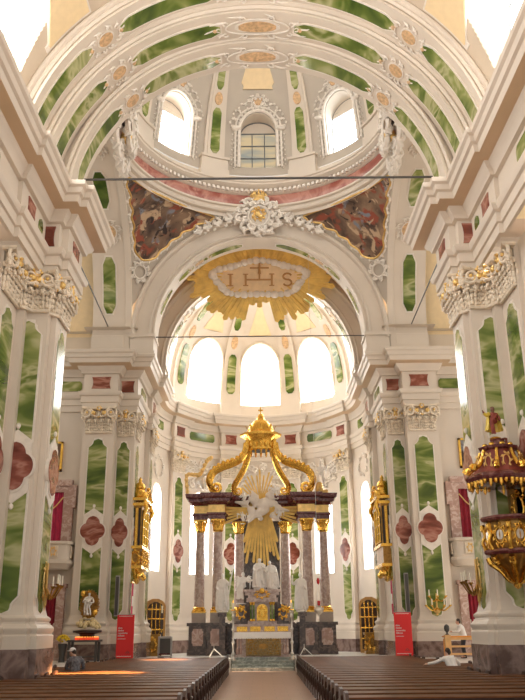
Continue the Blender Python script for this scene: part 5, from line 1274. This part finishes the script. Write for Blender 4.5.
    b = MB(); b.box(L[0]-.07, 38.36, 2.5, L[0]+.07, 38.385, 4.2); b.build('grille', 'iron', T, L); b = MB(); b.box(L[0]-.04, 38.5, 3.2, L[0]+.04, 38.76, 3.4); b.build('bracket', 'steel', T, L)
    L = (s*6.12, 39.0, 2.6)
    T = thing('pennant', 'small pink and white cloth pennant hanging on the %s chancel corner pier' % nm, 'pennant', L)
    b = MB(K); b.grid(lambda u, v: (-6.16+.03*sin(7*u), 39.0+.42*u, 2.45+1.5*v), 8, 6); b.build('cloth', 'pinkcloth', T, L); b = MB(K); b.grid(lambda u, v: (-6.14+.03*sin(7*u), 39.05+.3*u, 2.9+.45*v), 8, 3); b.build('white_field', 'linen', T, L); b = MB(K); b.tube([(-6.2, 38.95, 3.97), (-6.12, 39.46, 3.97)], .03, 6); b.build('rod', 'gold', T, L)
    # wall sconces on the near piers
    L = (s*6.2, 23.35, 2.5)
    T = thing('sconce', 'gilded wall candelabrum with white candles on the %s near pier' % nm, 'sconce', L)
    b = MB(K @ Matrix.Translation((0, 0, .32))); rocaille(b, lambda u, v, o: (-6.2+o, 23.35+u, 2.85+v), .12, .40, 8, 21, .03); b.tube([(-6.12, 23.35, 3.35), (-6.1, 23.35, 2.2)], [.05, .03], 6); b.tube([(-6.12, 23.35, 2.3), (-6.12, 23.35, 2.05)], [.05, .01], 6); b.build('back_plate', 'gold_pale', T, L)
    for k, (dx, dy, dz) in enumerate(((.34, 0, .02), (.26, .24, -.06), (.26, -.24, -.06), (.42, .14, -.02), (.42, -.14, -.02))):
        b = MB(K @ Matrix.Translation((0, 0, .32))); b.tube(spline([(-6.12, 23.35, 2.7), (-6.12+dx*.5, 23.35+dy*.5, 2.42+dz), (-6.12+dx, 23.35+dy, 2.72+dz)], 6), .022, 6); b.lathe([(.02, 2.68+dz), (.065, 2.74+dz), (.07, 2.76+dz)], (-6.12+dx, 23.35+dy, 0), 10); ar = b.build('arm', 'gold_dark', T, L)
        b = MB(K @ Matrix.Translation((0, 0, .32))); b.lathe([(.022, 2.76+dz), (.02, 3.02+dz)], (-6.12+dx, 23.35+dy, 0), 8); b.build('candle', 'candle', ar, L)
L = (7.95, 37.9, 2.7)
T = thing('sconce', 'gilded wall candelabrum with two tiers of candles on the right far pier', 'sconce', L)
b = MB(); b.tube([(7.95, 37.86, 2.35), (7.95, 37.8, 3.3)], [.05, .03], 7); b.ball((7.95, 37.82, 2.55), (.16, .08, .14)); b.build('back_plate', 'gold_pale', T, L)
for z, ws in ((2.75, (-.55, -.28, .28, .55)), (3.15, (-.38, 0, .38))):
    for x in ws:
        b = MB(); b.tube(spline([(7.95, 37.8, z-.1), (7.95+x*.5, 37.6, z-.2), (7.95+x, 37.5, z)], 5), .03, 6); b.lathe([(.03, z-.03), (.07, z+.02), (.07, z+.04)], (7.95+x, 37.5, 0), 8); ar = b.build('arm', 'gold', T, L)
        b = MB(); b.lathe([(.03, z+.04), (.025, z+.3)], (7.95+x, 37.5, 0), 8); b.build('candle', 'candle', ar, L)

# ================================================================== BANNERS
for x, nm, tiltx in ((-6.03, 'left', .035), (6.2, 'right', -.02)):
    L = (x, 36.95, .57)
    T = thing('roll_up_banner', 'red roll up banner with white lines of print at the %s far pier' % nm, 'banner', L)
    ZB = Matrix.Diagonal((1, 1, .82, 1))
    b = MB(ZB); b.box(-.38, -.01, .10, .38, .01, 2.33); c = b.build('sheet', 'banner', T)
    b = MB(ZB); rnd = random.Random(4)
    for r_, (z, n) in enumerate(((1.62, 4), (1.49, 5), (1.36, 8), (1.23, 6))):
        xx = -.32
        for k in range(n):
            w_ = rnd.choice((.035, .04, .05)); hh = rnd.choice((.06, .06, .09)); b.box(xx, -.016, z, xx+w_*.45, -.011, z+hh)
            if k % 2: b.box(xx, -.016, z, xx+w_, -.011, z+.018)
            else: b.box(xx, -.016, z+.042, xx+w_, -.011, z+.06)
            b.box(xx+w_*.7, -.016, z, xx+w_, -.011, z+.06); xx += w_+.012
    for z, x0, x1, n in ((1.09, -.32, .02, 9), (2.24, -.30, .30, 16), (.22, -.33, .30, 18)):
        for k in range(n):
            xa = x0+(x1-x0)*k/n; b.box(xa, -.016, z, xa+(x1-x0)/n*.7, -.011, z+.03)
    b.build('lettering', 'print', c, label='lines of small white print')
    b = MB(ZB); b.tube([(.06+.0, -.014, .42), (.13, -.014, .50), (.2, -.014, .42)], .012, 4); b.tube([(.02, -.014, .40), (.24, -.014, .40)], .012, 4); b.build('emblem', 'iron', c)
    b = MB(); b.box(-.42, -.09, 0, .42, .09, .10); b.build('base', 'steel', T)
    b = MB(ZB); b.tube([(0, .03, .1), (0, .03, 2.33)], .012, 6); b.box(-.39, -.015, 2.32, .39, .02, 2.35); b.build('pole', 'steel', T)

# ================================================================== MADONNA, VOTIVE TABLE
L = (-7.75, 36.3, .57)
T = thing('offering_table', 'dark iron table for offering lights in front of the left far pier', 'table', L)
b = MB(); b.box(-8.35, 35.9, 1.38, -6.98, 36.75, 1.46); b.build('table_top', 'iron', T, L)
for x, y in ((-8.25, 36.0), (-7.1, 36.0), (-8.25, 36.65), (-7.1, 36.65)): b = MB(); b.box(x-.05, y-.05, .57, x+.05, y+.05, 1.4); b.build('leg', 'iron', T, L)
b = MB(); b.box(-8.2, 36.1, .75, -7.2, 36.6, .8); b.build('shelf', 'iron', T, L)
for i in range(14):
    for j in range(2):
        if j == 1 and 3 < i < 11: continue
        L = (-8.0+i*.072, 36.02+j*.16+.02*(i % 2), 1.46)
        o = thing('votive_light', 'little glowing red votive light in the row on the iron table', 'candle', L, 0, 'votive lights on the iron table')
        b = MB(); b.lathe([(.026, 0), (.03, .06), (.03, .10)], (0, 0, 0), 10); b.build('glass', 'orangeglass', o)
        b = MB(); b.ball((0, 0, .115), (.01, .01, .022), 6, 5); b.build('flame', 'flame', o)
L = (-8.55, 36.1, .57)
T = thing('flower_vase', 'bunch of yellow flowers in a dark vase left of the red votive lights', 'flowers', L)
b = MB(); b.lathe([(.14, 0), (.12, .2), (.16, .5), (.2, .72), (.18, .75)], (0, 0, 0), 14); b.build('vase', 'iron', T)
b = MB(); rnd = random.Random(8)
for i in range(50):
    a, e = rnd.uniform(0, 2*pi), rnd.uniform(0, 1.5); b.ball((.27*cos(a)*cos(e), .27*sin(a)*cos(e), .83+.25*sin(e)), (.06, .06, .05), 6, 5)
b.build('blossoms', 'flower', T, label='yellow blossoms')
L = (-7.62, 36.55, 1.46)
T = thing('statue_stand', 'dark carved stand with cream flowers under the Madonna figure', 'pedestal', L)
b = MB(); b.lathe([(.5, 0), (.55, .05), (.3, .1), (.35, .24), (.62, .30), (.62, .38), (.2, .42)], (0, 0, 0), 20); b.build('stand', 'wood_dark', T)
b = MB(); rnd = random.Random(18)
for i in range(46):
    a = rnd.uniform(0, 2*pi); r_ = rnd.uniform(.1, .66); b.ball((r_*cos(a), r_*sin(a)*.5, .46+.40*(1-r_/.66)+rnd.uniform(0, .12)), (.10, .09, .09), 6, 5)
b.build('flowers', 'cream_flower', T, label='cream coloured flowers')
FS = (-7.62, 36.5, 2.28)
fig = thing('madonna_statue', 'silvery Madonna figure in front of a gilded oval halo at the left far pier', 'statue', FS)
mb = MB(); robed(mb, 1.15, [(-.2, -.1, .64), (-.1, -.2, .7)], [(.2, -.1, .64), (.12, -.2, .6)], seed=6); o = mb.build('robed_body', 'silver', fig); remesh(o, .02)
b = MB(); b.lathe([(.05, 0), (.055, .03), (.075, .1)], (0, -.01, 1.12), 12); b.build('crown', 'gold', fig)
b = MB()
for i in range(48):
    a = 2*pi*i/48; k = 1+.06*(i % 2); p0 = (.1*cos(a), .17, .62+.14*sin(a)); p1 = (.42*k*cos(a), .17, .62+.62*k*sin(a)); b.tube([p0, p1], [.02, .036], 5)
b.prism([(.34*cos(2*pi*i/32), .52*sin(2*pi*i/32)) for i in range(32)], lambda p, h: (p[0], h, p[1]+.62), .17, .2); b.build('halo', 'gold_dark', fig, label='oval gilded halo of rays')
b = MB(); b.ball((-.28, .05, 1.1), (.12, .1, .14)); b.ball((.3, -.02, .3), (.12, .1, .14)); b.build('cherub_head', 'gold', fig)

# chancel furniture
L = (-4.72, 40.9, .56)
T = thing('kneeler', 'grey metal framed kneeler standing in the chancel at the left', 'kneeler', L)
b = MB()
for x in (-.3, .3):
    for y in (-.22, .22): b.tube([(x, y, 0), (x, y, .95)], .025, 6)
for z in (.06, .95):
    b.tube([(-.3, -.22, z), (.3, -.22, z), (.3, .22, z), (-.3, .22, z), (-.3, -.22, z)], .025, 6)
b.build('frame', 'steel', T); b = MB(); b.box(-.28, -.2, .88, .28, .2, .94); b.build('desk', 'steel', T); b = MB(); b.box(-.28, -.2, .14, .28, .2, .2); b.build('cushion', 'maroon', T); b = MB(); b.box(-.28, .19, .2, .28, .21, .88); b.build('mesh_panel', 'iron', T)
L = (-4.95, 41.2, .56)
T = thing('candle_stand', 'slim dark candle stand with one white candle beside the kneeler', 'candle stand', L)
b = MB(); b.lathe([(.16, 0), (.14, .04), (.03, .08), (.025, 1.5), (.02, 2.0), (.07, 2.04), (.07, 2.06)], (0, 0, 0), 12); b.build('stem', 'iron', T); b = MB(); b.lathe([(.04, 2.06), (.04, 2.4)], (0, 0, 0), 10); b.build('candle', 'candle', T); b = MB(); b.ball((0, 0, 1.2), (.05, .05, .06)); b.build('knop', 'gold', T)
for x, nm in ((-2.28, 'left'), (1.95, 'right')):
    L = (x, 39.6, .57)
    T = thing('tripod_stand', 'low silvery folding tripod %s of the altar steps' % nm, 'stand', L)
    for k in range(3): a = pi/2+2*pi*k/3+.5; b = MB(); b.tube([(0, 0, .42), (.48*cos(a), .3*sin(a), .0)], .02, 6); b.build('leg', 'silver', T)
    b = MB(); b.tube([(0, 0, .3), (0, 0, .58)], .02, 6); b.build('pole', 'silver', T)
L = (2.74, 40.2, 2.55)
T = thing('sanctuary_lamp', 'hanging silver sanctuary lamp with red glass right of the altar', 'lamp', L)
b = MB(); b.lathe([(.02, -.18), (.05, -.1), (.16, 0), (.24, .12), (.22, .2), (.12, .26), (.14, .32)], (0, 0, 0), 18); b.build('bowl', 'silver', T)
b = MB(); b.lathe([(.07, .3), (.085, .5), (.08, .55)], (0, 0, 0), 12); b.build('glass', 'redglass', T, label='red glass')
for k in range(3): a = 2*pi*k/3; b = MB(); b.tube([(.22*cos(a), .22*sin(a), .2), (.03*cos(a), .03*sin(a), 1.35)], .008, 5); b.build('chain', 'silver', T)
b = MB(); b.lathe([(.02, 1.3), (.07, 1.38), (.08, 1.5), (.03, 1.62)], (0, 0, 0), 12); b.build('cap', 'redglass', T, label='red cap'); b = MB(); b.tube([(0, 0, 1.6), (0, 0, 19.85)], .008, 5); b.build('hanging_chain', 'silver', T)

# orange bench on the right
L = (8.4, 35.5, .57)
T = thing('wooden_bench', 'orange wooden bench frame with a tall pale post on the right by the far pier', 'bench', L)
b = MB(); b.box(-.72, -.12, 0, -.48, .10, .96); b.build('post', 'wood_light', T, label='tall pale wooden post')
for z, x1, h_ in ((.76, .85, .11), (.46, .72, .08), (.16, .72, .08)):
    b = MB(); b.box(-.48, -.05, z, x1, .02, z+h_); b.build('rail', 'wood_orange' if z > 1 else 'wood_light', T)
b = MB(); b.box(.62, -.06, 0, .76, .04, .8); b.build('leg', 'wood_orange', T); b = MB(); b.box(.62, .5, 0, .76, .6, .8); b.build('leg', 'wood_orange', T); b = MB(); b.box(-.66, .5, 0, -.52, .6, .8); b.build('leg', 'wood_orange', T)
b = MB(); b.box(-.7, -.08, .86, .86, .62, .91); b.build('board', 'wood_orange', T)
o = MB(); o.lathe([(.09, 0), (.06, .04), (.03, .08), (.1, .16), (.12, .26), (.1, .36), (.03, .42)], (0, 0, 0), 14); o = o.build('lamp', 'iron'); o.location = (7.8, 35.49, 1.53); tag(o, 'small dark rounded lamp standing on the pale post of the orange bench', 'lamp')

# ================================================================== PEOPLE
def person(label, loc, rz, pose, top, bottom, hair='hair', cap=None):
    """pose: dict of joints in metres; body skin is one fused surface, clothes are children"""
    P = {k: Vector(v) for k, v in pose.items()}
    root = None
    b = MB()
    def limb(m, ks, rs, grow=0): 
        pts = [P[k] for k in ks]; S_ = spline(pts, 5); n = len(S_); q = len(rs)-1
        m.tube(S_, [rs[min(q, int(i/(n-1)*q))]*(1-(i/(n-1)*q-int(i/(n-1)*q)))+rs[min(q, int(i/(n-1)*q)+1)]*(i/(n-1)*q-int(i/(n-1)*q))+grow for i in range(n)], 10)
    def torso(m, g=0):
        limb(m, ('pel', 'bel', 'chest', 'neck'), (.15, .135, .155, .07), g)
        m.tube([P['sl'], P['chest']*.5+P['neck']*.5, P['sr']], [.065+g, .09+g, .065+g], 10)
        m.ball(P['pel'], (.17+g, .14+g, .13+g))
    torso(b)
    b.tube([P['neck']-Vector((0, 0, .04)), P['head']], .052, 10)
    f = P['face'].normalized(); up = Vector((0, 0, 1)); sd = f.cross(up).normalized()
    h = P['head']
    b.ball(h, (.078, .09, .105), 16, 12); b.ball(h+f*.03-up*.04, (.062, .066, .075), 12, 8)
    b.ball(h+f*.098-up*.015, (.014, .018, .022), 8, 6); b.tube([h+f*.085-up*.055-sd*.022, h+f*.09-up*.056, h+f*.085-up*.055+sd*.022], .008, 6)
    for s in (-1, 1):
        b.ball(h+sd*s*.078-up*.01, (.016, .022, .03), 8, 6); b.ball(h+f*.08+sd*s*.032+up*.012, (.012, .012, .009), 6, 5)
    for s, q in (('l', -1), ('r', 1)):
        limb(b, ('s'+s, 'e'+s, 'w'+s), (.05, .042, .03))
        w_, e_ = P['w'+s], P['e'+s]; d_ = (w_-e_).normalized(); n_ = d_.cross(Vector((0, 0, 1))); n_ = n_.normalized() if n_.length > .1 else Vector((1, 0, 0)); dn = n_.cross(d_)
        b.tube([w_, w_+d_*.05, w_+d_*.09], [.03, .042, .04], 8, .5)
        for k in range(4):
            r0 = w_+d_*.085+n_*(k-1.5)*.021; ln = (.062, .075, .07, .055)[k]; b.tube([r0, r0+d_*ln*.55-dn*.006, r0+d_*ln*.95-dn*.026], [.010, .009, .007], 6)
        b.tube([w_+d_*.03-n_*q*.035, w_+d_*.06-n_*q*.06, w_+d_*.09-n_*q*.06], [.013, .011, .009], 6)
        limb(b, ('h'+s, 'k'+s, 'a'+s), (.085, .06, .04)); b.tube([P['a'+s], P['a'+s]+Vector((f.x*.16, f.y*.16, -.03))], [.045, .035], 8)
    body = b.build('person', 'skin'); remesh(body, .012); body.location = loc; body.rotation_euler = (0, 0, rz); tag(body, label, 'person')
    b = MB(); torso(b, .018)
    for s in 'lr': limb(b, ('s'+s, 'e'+s, 'w'+s), (.062, .055, .045)) if not pose.get('short') else b.tube([P['s'+s], P['s'+s]*.4+P['e'+s]*.6], [.068, .062], 10)
    c = b.build('shirt', top, body); remesh(c, .014)
    b = MB(); b.ball(P['pel'], (.185, .16, .14))
    for s in 'lr': limb(b, ('h'+s, 'k'+s, 'a'+s), (.10, .078, .062))
    c = b.build('trousers', bottom, body); remesh(c, .016)
    for s in 'lr': b = MB(); b.tube([P['a'+s]-f*.05-up*.04, P['a'+s]+f*.18-up*.05], [.05, .042], 8, .8); b.build('shoe', 'hair', body)
    b = MB(); b.ball(h-f*.018+up*.028, (.088, .096, .096), 14, 10); b.ball(h-f*.05-up*.02, (.078, .06, .085), 10, 8); b.build('hair', hair, body)
    if cap:
        b = MB(); b.lathe([(.10, .0), (.102, .03), (.085, .085), (.04, .11), (.01, .115)], (h.x, h.y, h.z+.03), 18); b.prism([(f.x*.07+sd.x*.07, f.y*.07+sd.y*.07), (f.x*.17+sd.x*.045, f.y*.17+sd.y*.045), (f.x*.17-sd.x*.045, f.y*.17-sd.y*.045), (f.x*.07-sd.x*.07, f.y*.07-sd.y*.07)], lambda p, q: (h.x+p[0], h.y+p[1], h.z+.035+q), 0, .014); b.build('cap', cap, body)
    return body
sit = dict(pel=(0, 0, .50), bel=(0, .03, .68), chest=(0, .08, .92), neck=(0, .12, 1.08), head=(0, .17, 1.22), face=(0, 1, -.25), sl=(-.19, .08, 1.0), sr=(.19, .08, 1.0), el=(-.26, .2, .76), er=(.26, .2, .76), wl=(-.1, .4, .68), wr=(.1, .4, .68), hl=(-.1, .04, .49), hr=(.1, .04, .49), kl=(-.13, .44, .47), kr=(.13, .44, .47), al=(-.13, .42, .08), ar=(.13, .42, .08))
person('seated person in grey checked shirt and white cap seen from behind at the left pews', (-5.75, 26.1, 0), .25, {**sit, 'head': (-.10, .2, 1.21), 'face': (-.9, .6, -.35)}, 'plaid', 'trousers', cap='linen')
lean = dict(pel=(0, 0, .50), bel=(-.04, .10, .66), chest=(-.10, .24, .84), neck=(-.14, .33, .95), head=(-.13, .36, 1.10), face=(-.6, .8, -.4), sl=(-.30, .28, .90), sr=(.06, .28, .93), el=(-.52, .36, .80), er=(.20, .36, .72), wl=(-.76, .42, .76), wr=(.02, .52, .74), hl=(-.1, .04, .49), hr=(.1, .04, .49), kl=(-.13, .44, .47), kr=(.13, .44, .47), al=(-.13, .42, .08), ar=(.13, .42, .08))
person('person in white shirt leaning over the pew back with an arm stretched left', (5.95, 26.3, 0), 0, lean, 'shirt', 'trousers')
side = dict(pel=(0, 0, .98), bel=(-.02, .04, 1.14), chest=(-.06, .12, 1.36), neck=(-.08, .17, 1.52), head=(-.10, .23, 1.66), face=(0, 1, -.2), sl=(-.19, .14, 1.44), sr=(.13, .14, 1.44), el=(-.24, .3, 1.2), er=(.2, .3, 1.2), wl=(-.1, .52, 1.2), wr=(.06, .52, 1.2), hl=(-.1, .0, .94), hr=(.1, .0, .94), kl=(-.11, .06, .5), kr=(.11, .04, .5), al=(-.11, 0, .08), ar=(.11, -.02, .08))
person('person in white top standing in profile behind the orange bench on the right', (8.75, 36.65, .57), pi/2, {k: tuple(c*.9 for c in v) if k != 'face' else v for k, v in side.items()}, 'shirt', 'trousers')
